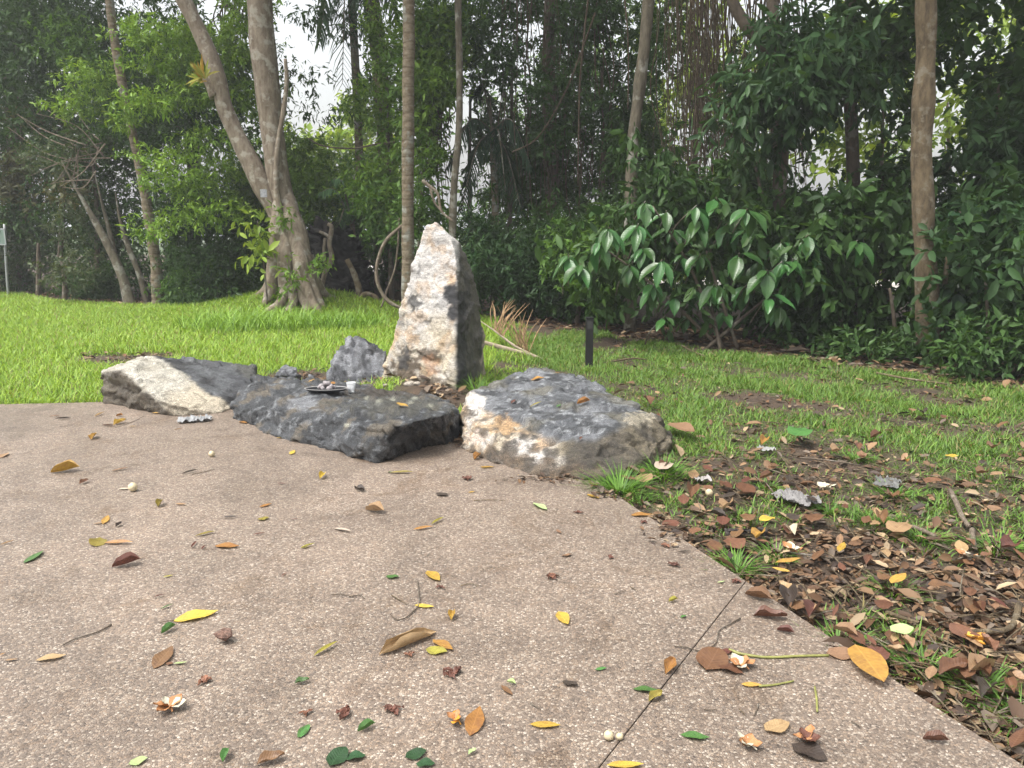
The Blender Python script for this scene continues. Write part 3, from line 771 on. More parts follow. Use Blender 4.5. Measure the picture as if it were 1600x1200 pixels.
# its companions
v = empty('climbing_stem', P(438, 320, 14.75)); tag(v, 'thin bare climbing stem standing against the forked tree\'s trunk', 'vine')
MB().tube(path_px([(438, 330), (432, 290), (434, 230), (442, 180), (448, 130), (446, 92)], 14.72), [.055, .055, .05, .045, .04, .03], 8, 6, 0.12, 6).build('stem', M['bark_fig'], v)
ep = empty('epiphyte_clump', P(318, 118, 14.75)); tag(ep, 'yellow-green strap-leaved epiphyte clinging to the forked tree\'s leaning limb', 'plant')
for j in range(34):
    a = random.uniform(-2.0, 1.4); s_ = random.uniform(.16, .36); c = P(319, 122, 14.72) + Vector((random.uniform(-.05, .05), random.uniform(-.08, .08), random.uniform(-.06, .06)))
    d = Vector((math.sin(a) * .8, random.uniform(-.7, .3), math.cos(a)))
    me = leaves_mesh('leaf', np.array([c]), np.array([d]), np.array([[.1, -1, .5]]), np.array([s_]), np.array([.045]), np.array([[random.uniform(.2, .42), random.uniform(.2, .3), .025]]), 'oval', droop=0.25)
    link('leaf', me, M['leaf'], ep)
tg = MB().box(P(412, 302, 14.45) - Vector((.06, .01, .07)), P(412, 302, 14.45) + Vector((.06, .01, .07))).build('tree_tag', plain('tag_grey', (.3, .3, .32), .5, bmp=0), smooth=False)
tag(tg, 'small grey square tag fixed where the forked tree divides', 'tag')
sp_ = empty('sapling', P(405, 470, 14.3)); tag(sp_, 'bright green broad-leaved sapling against the forked tree\'s trunk', 'plant')
MB().tube(path_px([(418, 478), (414, 430), (408, 380), (402, 345)], 14.3), [.02, .016, .012, .006], 6, 5).build('stem', M['bark_dark'], sp_)
cloud('foliage', [pb(398, 350, 14.3, 14, 12), pb(403, 385, 14.25, 11, 16), pb(410, 412, 14.2, 8, 10)], 170, .17, .36, 'lime', sp_, shape='oval', per=5, gaps=0)
sp2 = empty('root_fern', P(450, 470, 14.05)); tag(sp2, 'small leafy seedlings growing between the forked tree\'s roots', 'plant')
cloud('foliage', [pb(455, 430, 14.1, 9, 26), pb(448, 460, 14.0, 9, 12), pb(496, 418, 14.1, 18, 6), pb(452, 340, 14.5, 18, 7)], 200, .13, .4, 'bright', sp2, per=6, gaps=0)

# -- the dark upturned root plate and its bent roots, behind the forked tree
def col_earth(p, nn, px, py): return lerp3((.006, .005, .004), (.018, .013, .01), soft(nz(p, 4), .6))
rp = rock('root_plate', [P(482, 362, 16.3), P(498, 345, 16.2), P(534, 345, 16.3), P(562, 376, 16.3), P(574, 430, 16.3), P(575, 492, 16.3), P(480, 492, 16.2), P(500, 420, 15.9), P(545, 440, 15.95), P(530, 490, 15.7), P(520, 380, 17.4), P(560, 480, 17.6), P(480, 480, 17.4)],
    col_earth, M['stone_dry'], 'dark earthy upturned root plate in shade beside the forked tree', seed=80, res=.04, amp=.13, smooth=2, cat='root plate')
def liana(name, label, pts, Y, r0, r1, mat, cat='vine', group=None, branches=()):
    o = empty(name, P(*pts[0][:2], Y)); tag(o, label, cat, group)
    c = path_px(pts, Y); n_ = len(c)
    MB().tube(c, [r0 + (r1 - r0) * i / (n_ - 1) for i in range(n_)], 8, 7, 0.12, 5, Y).build('stem', mat, o)
    for bp in branches:
        c = path_px(bp, Y); MB().tube(c, [r0 * .7] + [r0 * .5] * (len(c) - 1), 7, 5, .1, 5).build('branch', mat, o)
    return o
liana('crooked_root', 'crooked pale bare root rising in an S beside the forked tree', [(503, 478), (502, 455), (508, 425), (518, 405), (515, 380), (518, 355), (512, 350)], 15.6, .06, .045, M['bark_fig'], 'root', branches=[[(517, 372), (508, 366), (499, 362)], [(507, 410), (506, 390), (508, 372)]])
liana('arched_root', 'arched tan bare root leaning out of the dark root plate', [(542, 405), (552, 425), (560, 450), (562, 485)], 15.55, .05, .07, M['bark_tan'], 'root')
liana('hooped_root', 'low hooped tan root touching the ground past the root plate', [(563, 482), (563, 466), (574, 459), (588, 466), (596, 490)], 15.5, .045, .05, M['bark_tan'], 'root')
liana('looping_vine', 'thin grey vine hanging in a wide loop before the ringed palm trunk', [(640, 345), (622, 358), (604, 375), (593, 398), (588, 428), (595, 455), (610, 473), (634, 484)], 13.6, .03, .035, M['twig_pale'])
liana('straight_vine', 'thin straight grey vine crossing the looping vine at a slant', [(596, 480), (606, 450), (617, 420), (622, 380), (624, 340)], 13.8, .018, .018, M['twig_pale'])
liana('leaning_stick', 'bare stick leaning over the top of the standing stone', [(660, 282), (672, 292), (684, 303), (690, 330), (708, 346)], 12.6, .03, .02, M['twig_pale'], 'stick', branches=[[(672, 292), (680, 318), (700, 340)]])
liana('slanting_vine', 'long slack vine slanting through the dark centre of the wood', [(930, 20), (905, 90), (880, 150), (840, 215), (800, 238)], 14.2, .016, .014, M['vine'])
liana('hanging_vine', 'long thin vine hanging straight down by the dark trees', [(920, -10), (912, 60), (906, 130), (904, 200), (903, 290)], 14.0, .018, .012, M['vine'])
liana('hanging_liana', 'thin pale liana hanging by the lichen-spotted trunk', [(975, -10), (980, 40), (982, 100), (981, 170)], 13.2, .014, .01, M['vine'])
liana('sloping_branch', 'thin dark branch reaching level across the bright gap of sky', [(620, 222), (585, 226), (550, 232), (505, 228), (480, 215)], 16.2, .02, .012, M['bark_dark'], 'branch')

# -- slender trunks that can be told apart
HI = dict(gaps=0)
def hc(px, Y, z, n=1400, ln=.26, pl='dark', r=2.2, k=7, seed=0):
    return ('crown', high((P(px, 300, Y).x, Y, z), r, r, .9, k, seed), n, ln, .42, pl, HI)
pt = tree('ringed_palm', 'straight slender palm trunk with pale rings rising behind the standing stone', [(637, 492), (637, 400), (637, 300), (638, 150), (639, 20), (640, -160), (640, -330)], 13.2, [22, 19, 18.5, 18, 17.5, 16, 13], M['bark_palm'], [], cat='palm')
tree('leaning_tree', 'brown leafy-wrapped trunk leaning behind the ringed palm', [(618, 470), (610, 340), (602, 220), (594, 110), (582, 0), (570, -120)], 17.5, [30, 26, 24, 23, 22, 18], M['bark_tan'], [hc(575, 17.5, 10, seed=2)])
tree('slender_tree', 'thin grey bent sapling trunk just past the standing stone\'s tip', [(705, 470), (707, 370), (709, 300), (717, 200), (718, 110), (716, 20), (714, -100)], 13.6, [13, 12, 11, 10, 10, 10, 8], M['bark_mossy'], [hc(714, 13.6, 8.6, 900, seed=3)])
tree('lichen_tree', 'slim dark trunk blotched with pale lichen behind the broad-leaved shrub', [(985, 500), (984, 400), (986, 300), (990, 220), (1000, 130), (1008, 60), (1013, 0), (1020, -120)], 12.4, [21, 20, 19, 18, 18, 17, 17, 14], M['bark_mossy'], [hc(1015, 12.6, 8.6, 1600, seed=4)])
tree('tan_tree', 'tan smooth-barked trunk rising clear out of the dark shrubs', [(1455, 562), (1450, 490), (1446, 420), (1443, 330), (1440, 250), (1443, 160), (1447, 80), (1447, 0), (1452, -140), (1456, -260)], 9.3, [40, 35, 33, 29, 30, 32, 28, 29, 27, 22], M['bark_tan'], [hc(1450, 10.4, 7.4, 2600, .24, 'dark', 2.6, 10, seed=5)], branches=[([(1470, 545), (1475, 470), (1480, 400)], [12, 9, 5])])
tree('forest_tree', 'dark trunk half hidden by drooping leaves, one bough bending over it', [(1212, 520), (1212, 420), (1216, 330), (1220, 240), (1214, 150), (1208, 60), (1205, -60)], 11.4, [26, 24, 22, 22, 22, 20, 16], M['bark_dark'],
    [('crown', [pb(1180, 120, 10.7, 45, 22), pb(1230, 130, 10.5, 55, 25), pb(1265, 150, 10.6, 50, 30), pb(1300, 110, 10.8, 60, 30), pb(1150, 175, 10.6, 35, 25), pb(1140, 215, 10.6, 26, 25), pb(1215, 180, 10.8, 50, 22), pb(1280, 190, 11, 50, 22), pb(1340, 140, 11, 50, 40), pb(1250, 70, 11.2, 80, 40), pb(1200, 215, 11, 40, 22)], 3600, .17, .3, 'blue', dict(shape='oval', per=7, droop=.45, up=.4)),
     hc(1210, 11.8, 7.8, 2600, .24, 'dark', 2.6, 9, seed=6)], branches=[([(1225, 100), (1200, 78), (1170, 45), (1148, 10), (1130, -40)], [16, 17, 17, 17, 15])])
for k, (pts, Y, w_, lab) in enumerate([
    ([(207, 482), (190, 430), (170, 385), (148, 345), (128, 310), (95, 250)], 16.7, [17, 13, 12, 10, 6, 1.5], 'leaning pale trunk at the lawn edge, one of a crossing pair'),
    ([(200, 482), (185, 420), (172, 365), (160, 320), (148, 270)], 17.0, [10, 8, 7, 4, 1.2], 'thin straight stem crossing the leaning pale trunk'),
    ([(232, 482), (218, 430), (200, 385), (188, 345), (180, 300)], 16.9, [10, 9, 8, 5, 1.2], 'thin mottled stem between the leaning trunk and the ringed one'),
    ([(248, 486), (244, 420), (236, 360), (226, 300), (216, 250), (195, 150), (180, 70), (168, -30), (160, -150)], 16.4, [19, 17, 15, 14, 13, 13, 12, 12, 9], 'grey ringed trunk behind the tiered bright green leaves')]):
    cr = [hc(pts[-1][0], Y + 1, 9.6, 700, seed=10 + k)] if k != 3 else [
        ('crown', [pb(265, 55, 15.9, 70, 16), pb(230, 48, 15.8, 46, 12), pb(330, 80, 15.9, 60, 22), pb(375, 60, 16.4, 46, 26), pb(250, 95, 16, 55, 14), pb(300, 115, 16, 60, 14), pb(140, 120, 16.6, 46, 18), pb(120, 165, 16.8, 40, 14),
                   pb(205, 163, 15.7, 36, 8), pb(245, 160, 15.7, 50, 11), pb(295, 152, 15.9, 50, 14), pb(350, 150, 16.2, 55, 22), pb(390, 160, 16.4, 30, 22), pb(200, 190, 15.8, 24, 10),
                   pb(235, 246, 15.5, 42, 9), pb(275, 255, 15.5, 46, 12), pb(320, 220, 15.8, 56, 14), pb(345, 262, 16, 46, 14), pb(265, 282, 15.5, 52, 10), pb(310, 288, 15.6, 44, 12),
                   pb(232, 362, 15.3, 32, 8), pb(265, 350, 15.3, 42, 14), pb(310, 335, 15.4, 46, 16), pb(355, 325, 15.8, 42, 18), pb(300, 300, 15.7, 44, 12)], 9500, .125, .36, pal((0.09, 0.19, 0.02), (0.25, 0.39, 0.05)), dict(per=8, up=1.1, gaps=.5)),
        ('foliage', [pb(290, 400, 15.9, 40, 22), pb(330, 420, 16, 40, 36), pb(370, 390, 16.1, 36, 46), pb(285, 445, 15.8, 26, 26), pb(320, 462, 15.7, 50, 12), pb(250, 200, 17, 70, 60), pb(330, 190, 17.2, 80, 60), pb(320, 110, 17.4, 90, 40), pb(280, 320, 17, 60, 30), pb(200, 110, 17.2, 50, 50)], 7000, .13, .38, 'dark', dict(per=8, gaps=.7))]  # dark green paints the shade between tiers; their bright green carries light
    tree('edge_tree', lab, pts, Y, w_, M['bark_palm'] if k == 3 else M['bark_mossy'], cr)

# -- dead twiggy branches among the dark leaves
db = empty('dead_branch', P(160, 260, 16.8)); tag(db, 'tangle of bare grey dead twigs hanging before the dark wood', 'branch')
q_ = random.Random(5)
for k in range(22):
    x, y = q_.uniform(110, 175), q_.uniform(215, 285)
    x2, y2 = q_.uniform(10, 120), q_.uniform(170, 300)
    MB().tube(path_px([(x, y), ((x + x2) / 2 + q_.uniform(-12, 12), (y + y2) / 2 + q_.uniform(-16, 16)), (x2, y2)], 16.8 + q_.uniform(-.4, .4)), [.016, .011, .004], 5, 5, .2, 3).build('twig', M['twig_pale'], db)

# -- hanging aerial roots
def curtain(name, label, x0, x1, y0, y1, Y0, Y1, n_, seed, r=.009):
    q = random.Random(seed); mb = MB()
    for k in range(n_):
        x = q.gauss((x0 + x1) / 2, (x1 - x0) / 3.6); Y = q.uniform(Y0, Y1)
        ya = y0 + q.uniform(-30, 40); yb = y1 + q.uniform(-110, 30); dx = q.uniform(-14, 14)
        pts = [(x, ya)]
        for j in range(1, 5):
            pts.append((x + dx * 1.8 * j / 4 + q.uniform(-11, 11), ya + (yb - ya) * j / 4))
        mb.tube(path_px(pts, Y), [r * q.uniform(.6, 1.6)] * 4 + [r * .4], 4, 4, 0, 1)
    return tag(mb.build(name, M['vine']), label, 'aerial roots', kind='stuff')
curtain('aerial_root_curtain', 'dense brown curtain of thin aerial roots hanging beside the forest tree', 1040, 1140, -30, 330, 12.2, 14.4, 120, 1, .006)
curtain('aerial_root_tangle', 'brown tangle of thin roots hanging by the forked tree', 340, 400, -30, 110, 17, 18.5, 40, 2, .012)
curtain('aerial_root_fringe', 'brown root fringe on the trunk behind the ringed palm', 655, 700, 130, 330, 14.4, 15.2, 34, 3, .01)
curtain('aerial_root_strands', 'sparse thin roots hanging in the dark centre of the wood', 760, 960, -40, 380, 14.5, 17, 60, 4, .007)
curtain('aerial_root_strings', 'loose root strings hanging beside the drooping leaves', 1150, 1260, -30, 300, 12, 13, 45, 5, .008)

# -- shrubs and small trees that fill the wood's edge
def bush(name, label, parts, stems, cat='shrub', group=None, mat='bark_dark'):
    s = stems[0]; o = empty(name, Vector((P(s[0][0], s[0][1], s[1]).x, s[1], gz(P(s[0][0], s[0][1], s[1]).x, s[1])))); tag(o, label, cat, group)
    for (a, Y, *rest) in stems:
        b_ = rest[0] if rest else (a[0] + random.uniform(-20, 20), a[1] - 150)
        pts = [a, ((a[0] + b_[0]) / 2 + random.uniform(-8, 8), (a[1] + b_[1]) / 2), b_]
        trunk_px('stem', pts, Y, [9, 7, 4], M[mat], o, sides=7)
    for (bl, n_, ln, ra, pl, ex) in parts: cloud('foliage', bl, n_, ln, ra, pl, o, **ex)
    return o
bush('tall_shrub', 'dark towering leafage filling the corner behind the lawn sign', [(rect_blobs(-80, -20, 130, 300, 18.5, 22, 40, 60, 1), 15000, .15, .4, 'dark', {}), (rect_blobs(-60, -30, 170, 130, 18, 20, 14, 50, 2), 4500, .15, .4, 'dark', {})], [((40, 470), 20.5, (30, 100)), ((90, 470), 19, (100, 120))], 'tree')
bush('tall_shrub', 'dark leafage between the crossing pale trunks and tiered leaves', [(rect_blobs(110, -20, 300, 330, 18.2, 21, 34, 50, 3), 14000, .15, .4, 'dark', {}), (rect_blobs(90, 60, 210, 200, 17.4, 18, 10, 34, 4), 3000, .13, .4, 'mid', {})], [((150, 470), 18.5, (140, 200)), ((270, 470), 18.8, (280, 150))], 'tree')
bush('olive_shrub', 'dusty olive-leaved shrub beneath the dead twigs', [([pb(15, 260, 20, 34, 30), pb(40, 300, 20, 40, 26), pb(10, 320, 20.2, 40, 36), pb(60, 190, 19.6, 44, 14), pb(110, 300, 18.2, 30, 20)], 3600, .13, .42, 'olive', {})], [((30, 470), 20.3, (25, 330))])
bush('low_shrub', 'low dark shrubs under the leaning pale trunks', [(rect_blobs(-60, 330, 200, 445, 18.6, 20.5, 24, 46, 5), 11000, .14, .4, 'dark', {}), (rect_blobs(80, 430, 180, 470, 17.6, 18.6, 10, 22, 6, 12), 2600, .13, .4, 'dark', {})], [((60, 465), 18.8, (60, 380))])
bush('low_shrub', 'low dark shrub between the ringed trunk and forked tree', [(rect_blobs(180, 330, 420, 460, 17.4, 19, 24, 42, 7), 11000, .14, .4, 'dark', {}), (rect_blobs(260, 420, 400, 470, 16.3, 16.8, 9, 24, 8, 14), 2800, .13, .38, 'mid', {})], [((340, 470), 17.6, (340, 380))])
bush('leafy_tree', 'fresh green leafage behind the fork, bordering the bright sky gap', [([pb(400, 20, 17, 40, 40), pb(380, 110, 17, 40, 40), pb(440, 230, 16.8, 30, 40), pb(480, 240, 17.5, 34, 24), pb(460, 290, 16.6, 36, 30), pb(400, 300, 17, 40, 40), pb(500, 290, 17, 34, 30), pb(465, 130, 17.5, 18, 30), pb(475, 325, 16.6, 24, 16)], 5200, .14, .4, 'bright', {}),
     (rect_blobs(380, 260, 620, 400, 17.5, 19.5, 22, 40, 9), 9500, .15, .4, 'mid', {}), (rect_blobs(560, 380, 640, 490, 16.2, 18, 10, 34, 10), 3600, .14, .4, 'dark', {})], [((420, 470), 17.2, (430, 250)), ((590, 480), 17.0, (585, 330))], 'tree')
bush('climber', 'fresh green leafy climber wrapping the trunks about the ringed palm', [([pb(600, 150, 16.5, 26, 60), pb(610, 220, 16.5, 26, 50), pb(600, 60, 16.5, 28, 50), pb(660, 60, 14.6, 34, 46), pb(672, 130, 14.4, 32, 30), pb(690, 140, 14.2, 30, 18), pb(655, 200, 14.4, 24, 40), pb(668, 250, 14.3, 24, 24), pb(590, 280, 15.6, 34, 24), pb(570, 300, 15.4, 30, 16), pb(720, 60, 14.6, 24, 40), pb(610, 320, 15, 26, 20), pb(560, 165, 17, 18, 26)], 7000, .135, .42, 'bright', dict(gaps=.7)), ([pb(660, 150, 14.8, 44, 120), pb(690, 60, 15, 60, 70), pb(660, 330, 14, 36, 60), pb(600, 330, 15, 40, 40)], 6000, .14, .42, 'mid', dict(gaps=.7))], [((650, 480), 14.6, (665, 180)), ((612, 480), 16.4, (604, 120))], 'climber')
bush('sunlit_tree', 'pale yellow-green tree in the open seen through the sky gap', [([pb(520, 235, 30, 44, 30), pb(560, 215, 31, 40, 36), pb(480, 260, 31, 40, 26), pb(540, 180, 32, 24, 22), pb(590, 255, 31, 40, 26), pb(470, 215, 33, 22, 22), pb(520, 300, 30, 80, 40), pb(580, 330, 30, 70, 40)], 6000, .26, .5, 'lime', dict(gaps=.25))], [((530, 425), 31, (530, 250))], 'tree')
DK = rect_blobs(730, -30, 1000, 330, 15.5, 19.5, 44, 52, 11)
bush('dark_tree', 'deep dark leafage in the centre of the wood', [(DK, 21000, .15, .38, 'dark', {}), (rect_blobs(740, 0, 980, 260, 14.4, 15.4, 14, 34, 12), 3800, .14, .4, 'dark', {})], [((790, 480), 15.8, (800, 100)), ((860, 480), 16.4, (850, 60)), ((930, 480), 15.6, (940, 90)), ((740, 480), 16.0, (735, 140))], 'tree')
bush('low_shrub', 'dark low shrub right behind the dry palm frond', [(rect_blobs(725, 370, 850, 480, 13.9, 15.2, 16, 34, 13), 7600, .13, .34, 'dark', {}), ([pb(770, 400, 13.4, 40, 20), pb(800, 430, 13.3, 34, 22), pb(745, 360, 13.8, 30, 20), pb(840, 400, 13.4, 30, 30), pb(860, 440, 13.2, 24, 26)], 2400, .15, .3, 'blue', {})], [((780, 490), 14.2, (785, 400))])
bush('low_shrub', 'dark tangled shrub behind the black bollard', [(rect_blobs(850, 330, 1010, 480, 12.8, 15, 26, 36, 14), 9000, .13, .38, 'dark', {}), (rect_blobs(860, 360, 960, 460, 12.2, 12.8, 8, 26, 15), 1700, .14, .42, 'mid', {})], [((900, 500), 13.2, (905, 380)), ((950, 500), 12.8, (940, 390))])
bush('backlit_tree', 'yellow-green sunlit leaves glowing through the aerial root curtain', [(rect_blobs(1010, 20, 1180, 330, 19, 24, 20, 44, 16), 5000, .2, .45, 'lime', dict(gaps=.4)), (rect_blobs(1000, 380, 1080, 470, 17, 20, 5, 30, 17), 700, .2, .45, 'lime', dict(gaps=.3))], [((1090, 440), 21, (1090, 150))], 'tree')
bush('dark_tree', 'dark leafage behind the aerial root curtain', [(rect_blobs(1000, -20, 1180, 420, 13.4, 17, 26, 40, 18), 8000, .14, .4, 'dark', {}), (rect_blobs(1000, 280, 1260, 460, 12, 14, 18, 40, 19), 6500, .15, .4, 'dark', {})], [((1080, 480), 14, (1085, 240))], 'tree')
bush('backlit_tree', 'yellow-green sunlit leaves glowing beside the tan trunk', [(rect_blobs(1290, 20, 1640, 330, 17, 22, 30, 50, 20), 8000, .2, .5, 'lime', dict(gaps=.28)), (rect_blobs(1320, 400, 1440, 480, 14, 16, 5, 26, 21), 500, .2, .5, 'lime', dict(gaps=.3))], [((1490, 440), 20, (1480, 160))], 'tree')
bush('broad_leaved_tree', 'dark big-leaved boughs crowding above the shrubs by the tan trunk', [(rect_blobs(1280, -30, 1440, 130, 11, 13.5, 14, 48, 22), 3600, .16, .42, 'dark', dict(shape='oval', per=7)), (rect_blobs(1460, -20, 1640, 190, 11, 13.5, 16, 50, 23), 3900, .16, .44, 'dark', dict(shape='oval', per=7)), (rect_blobs(1340, 180, 1440, 330, 11.5, 13.5, 8, 36, 24), 2300, .15, .42, 'dark', dict(shape='oval')), (rect_blobs(1490, 200, 1640, 340, 10.6, 12.5, 12, 44, 25), 3600, .14, .42, 'blue', dict(shape='oval'))], [((1390, 540), 12, (1380, 150)), ((1560, 560), 11.6, (1560, 130))], 'tree')
bush('low_shrub', 'deep dark shrub mass under the tan trunk', [(rect_blobs(1230, 340, 1460, 540, 10.5, 12, 24, 46, 26), 7000, .16, .42, 'dark', {}), (rect_blobs(1290, 500, 1480, 570, 9.3, 9.9, 9, 28, 27, 20), 1500, .15, .4, 'dark', {})], [((1320, 550), 10.4, (1320, 420)), ((1400, 560), 10.1, (1390, 450))])
bush('low_shrub', 'dark blue-green shrub past the tan trunk at the litter\'s edge', [(rect_blobs(1480, 330, 1680, 560, 8.6, 10.4, 22, 48, 28), 5600, .14, .42, 'blue', dict(shape='oval')), (rect_blobs(1470, 520, 1680, 610, 7.9, 8.6, 12, 36, 29), 1800, .13, .42, 'dark', {})], [((1540, 600), 8.8, (1540, 440)), ((1610, 610), 8.5, (1620, 450))])
tag(cloud('forest', rect_blobs(-500, 60, 430, 440, 24, 32, 34, 60, 30) + rect_blobs(640, 40, 1040, 440, 22, 29, 34, 50, 31) + rect_blobs(1060, 220, 2100, 430, 20, 29, 30, 50, 32), 26000, .21, .45, 'mid', gaps=.9), 'dark mass of the wood continuing behind the nearer trees', 'wood', kind='stuff')
bush('weeping_tree', 'loose bluish leaf sprays hanging across the bright gap of sky', [([pb(470, 30, 17.6, 20, 34), pb(490, 130, 17.6, 26, 20), pb(520, 30, 17.8, 40, 22), pb(480, 175, 17.4, 34, 14), pb(575, 150, 17.6, 26, 40), pb(560, 40, 17.6, 24, 40), pb(545, 170, 17.5, 30, 14), pb(450, 110, 17.6, 14, 40)], 1500, .15, .3, 'blue', dict(gaps=.35, droop=.5))], [((610, 470), 18.2, (600, 100))], 'tree')
bush('pale_shrub', 'soft grey-green shrub masking the foot of the leaning pale trunks', [([pb(60, 380, 20.0, 60, 40), pb(120, 350, 17.6, 40, 40), pb(20, 420, 20.1, 60, 34), pb(110, 420, 16.9, 50, 30), pb(80, 250, 17.0, 50, 22), pb(130, 225, 17.0, 36, 20)], 3600, .12, .4, pal((.045, .07, .03), (.1, .13, .06)), {})], [((100, 468), 17.6, (95, 400))])
bush('hanging_foliage', 'dark leaf sprays hanging between the root curtain and glossy shrub', [(rect_blobs(990, 210, 1260, 350, 11, 12, 16, 34, 60), 3200, .14, .36, 'dark', dict(shape='oval', droop=.5, up=.4, gaps=.7)), (rect_blobs(1230, 300, 1440, 470, 10.2, 10.9, 14, 36, 61), 2600, .17, .42, 'dark', dict(shape='oval', droop=.45, up=.4, gaps=.8))], [((1240, 540), 11.2, (1180, 260)), ((1340, 545), 10.7, (1350, 340))])
# canopy of the wood's front trees, above the picture
for k, (px, Y, z, nm, lab) in enumerate([(860, 16, 10.0, 'canopy_tree', 'tall tree whose dark crown roofs the centre of the wood'), (300, 20, 11, 'canopy_tree', 'tall tree whose crown roofs the wood behind the lawn'), (20, 21, 11, 'canopy_tree', 'tall tree whose crown roofs the wood above the sign'), (1330, 13, 8.6, 'canopy_tree', 'tall tree whose crown roofs the shrubs by the tan trunk'), (1640, 10.5, 7.6, 'canopy_tree', 'tall tree whose crown overhangs the litter past the dark shrubs')]):
    tree(nm, lab, [(px, 470), (px + 4, 300), (px - 3, 120), (px, -60), (px, -200)], Y, [22, 20, 18, 16, 12], M['bark_dark'], [('crown', high((P(px, 300, Y).x, Y, z), 3.6, 2.8, 1.2, 18, 40 + k), 4200, .27, .45, 'dark', HI)])

# -- palms: fronds hanging in the sky gap and in the dark centre
def frond(name, a, tip, sag, n_, ln, parent, col, seed):
    a, tip = Vector(a), Vector(tip); q = np.random.default_rng(seed)
    mid = a.lerp(tip, .5) + Vector((0, 0, sag))
    c, _ = catmull([a, mid, tip], 8)
    c = np.array([tuple(v_) for v_ in c])
    t = np.linspace(.12, 1, n_); idx = t * (len(c) - 1); i0 = np.clip(idx.astype(int), 0, len(c) - 2)
    pos = c[i0] + (c[i0 + 1] - c[i0]) * (idx - i0)[:, None]; tan = unit(c[i0 + 1] - c[i0])
    side = unit(np.cross(tan, np.array([[0, 0, 1.0]])))
    CC, DD, NN, LL = [], [], [], []
    for s in (-1, 1):
        CC.append(pos); DD.append(unit(side * s * .9 + tan * .5 + np.array([0, 0, -.45]) + q.normal(size=pos.shape) * .08)); NN.append(np.tile([0, 0, 1.0], (n_, 1)) + side * s * .3)
        LL.append(ln * (.35 + .65 * np.sin(np.pi * np.clip(t * .85 + .12, 0, 1))))
    CC, DD, NN, LL = map(np.concatenate, (CC, DD, NN, LL))
    cc = np.array(col)[None] * (1 + .2 * q.normal(size=(len(CC), 1)))
    me = leaves_mesh(name, CC, DD, NN, LL, np.full(len(LL), ln * .075), np.clip(cc, .01, 1), 'blade', droop=.3)
    f = link(name, me, M['leaf'], parent)
    MB().tube([tuple(v_) for v_ in (c[0], c[len(c) // 2], c[-1])], [.025, .016, .006], 5, 8, 0).build('rib', M['bark_mossy'], f)
    f.children[0].matrix_parent_inverse = Matrix.Identity(4)
    return f
def palm(name, label, px, Y, top_z, spots, w=14, ln=.75, col=(.05, .10, .05), group=None):
    x = P(px, 300, Y).x; o = empty(name, (x, Y, gz(x, Y))); tag(o, label, 'palm', group)
    MB().tube([(x, Y, gz(x, Y) - .1), (x + .05, Y, top_z * .5), (x, Y, top_z)], [w * .5 * Y / FPX] * 3, 12, 8, .04).build('trunk', M['bark_palm'], o)
    for k, (tx, ty, tY, sag) in enumerate(spots):
        f = frond('frond', (x, Y, top_z), P(tx, ty, tY), sag, 34, ln, o, col, k)
        f.children[0].parent = f; f.children[0].matrix_parent_inverse = Matrix.Translation(-Vector(o.location)) if False else Matrix.Identity(4)
    return o
palm('feather_palm', 'feather palm whose long dark fronds hang into the sky gap', 560, 18, 7.2, [(500, 60, 17.4, .8), (535, 130, 17, .6), (590, 90, 17.2, .7), (620, 30, 17.5, .8), (580, 20, 16.8, .7), (610, 140, 18, .5)], 12, .85)
palm('small_palm', 'low young palm with fronds fanning beneath the bright gap', 548, 16.4, 1.7, [(500, 300, 16, .35), (520, 280, 16.2, .4), (560, 265, 16.6, .4), (590, 300, 16, .35), (600, 335, 15.8, .3), (530, 350, 15.7, .3), (570, 325, 15.6, .3)], 8, .38, (.06, .13, .05))
palm('dark_palm', 'shaded palm with drooping fronds in the centre of the wood', 770, 15.2, 3.4, [(700, 260, 14.6, .5), (720, 330, 14.6, .4), (790, 300, 14.4, .5), (830, 260, 14.8, .5), (760, 200, 15.5, .6), (815, 330, 14.5, .3), (740, 150, 15.4, .5)], 11, .5, (.034, .07, .036))
# the ringed palm's crown, above the picture
for k in range(9):
    a = k * 2 * math.pi / 9
    top = P(640, -330, 13.2)
    f = frond('frond', top, top + Vector((math.cos(a) * 2.6, math.sin(a) * 2.6, -.3 + .5 * (k % 2))), .9, 30, .7, pt, (.05, .1, .04), 60 + k)
# ------------------------------------------------------------------ broad-leaved shrub: every leaf a part
def leaf_grid(name, ratio, curl=0.0, cup=0.12, point=1.0, nx_=6, ny_=4, wav=0.0, seed=0, roll=0.0, droop=.1):
    """unit leaf: base at x=0, tip at x=1"""
    q = random.Random(seed); V, F = [], []
    for i in range(nx_ + 1):
        t = i / nx_
        w = ratio * .5 * (math.sin(math.pi * min(1, t ** .85)) ** (.75 if point < 1 else .9)) + .004
        if i in (0, nx_): w = .006
        for j in range(ny_ + 1):
            s = j / ny_ * 2 - 1
            y = s * w; z = cup * abs(s) * w * 2 - droop * t * t + curl * t * t * (1 if not seed % 2 else -1)
            z += wav * math.sin(t * 9 + seed) * abs(s) * ratio
            if roll:
                r_ = max(ratio / (2 * math.pi) / roll, .02); an = s * math.pi * roll * (w / (ratio * .5))
                y, z = r_ * math.sin(an), r_ * (1 - math.cos(an))
            V.append((t, y, z))
    for i in range(nx_):
        for j in range(ny_):
            a = i * (ny_ + 1) + j; F.append((a, a + ny_ + 1, a + ny_ + 2, a + 1))
    me = bpy.data.meshes.new(name); me.from_pydata(V, [], F)
    me.polygons.foreach_set('use_smooth', np.ones(len(F), bool)); me.update()
    return me
M['shrub_leaf'] = single_leaf_mat('glossy_shrub_leaf', (.04, .11, .026), (.065, .145, .036), rough=.3, trans=.22, veins=.45)
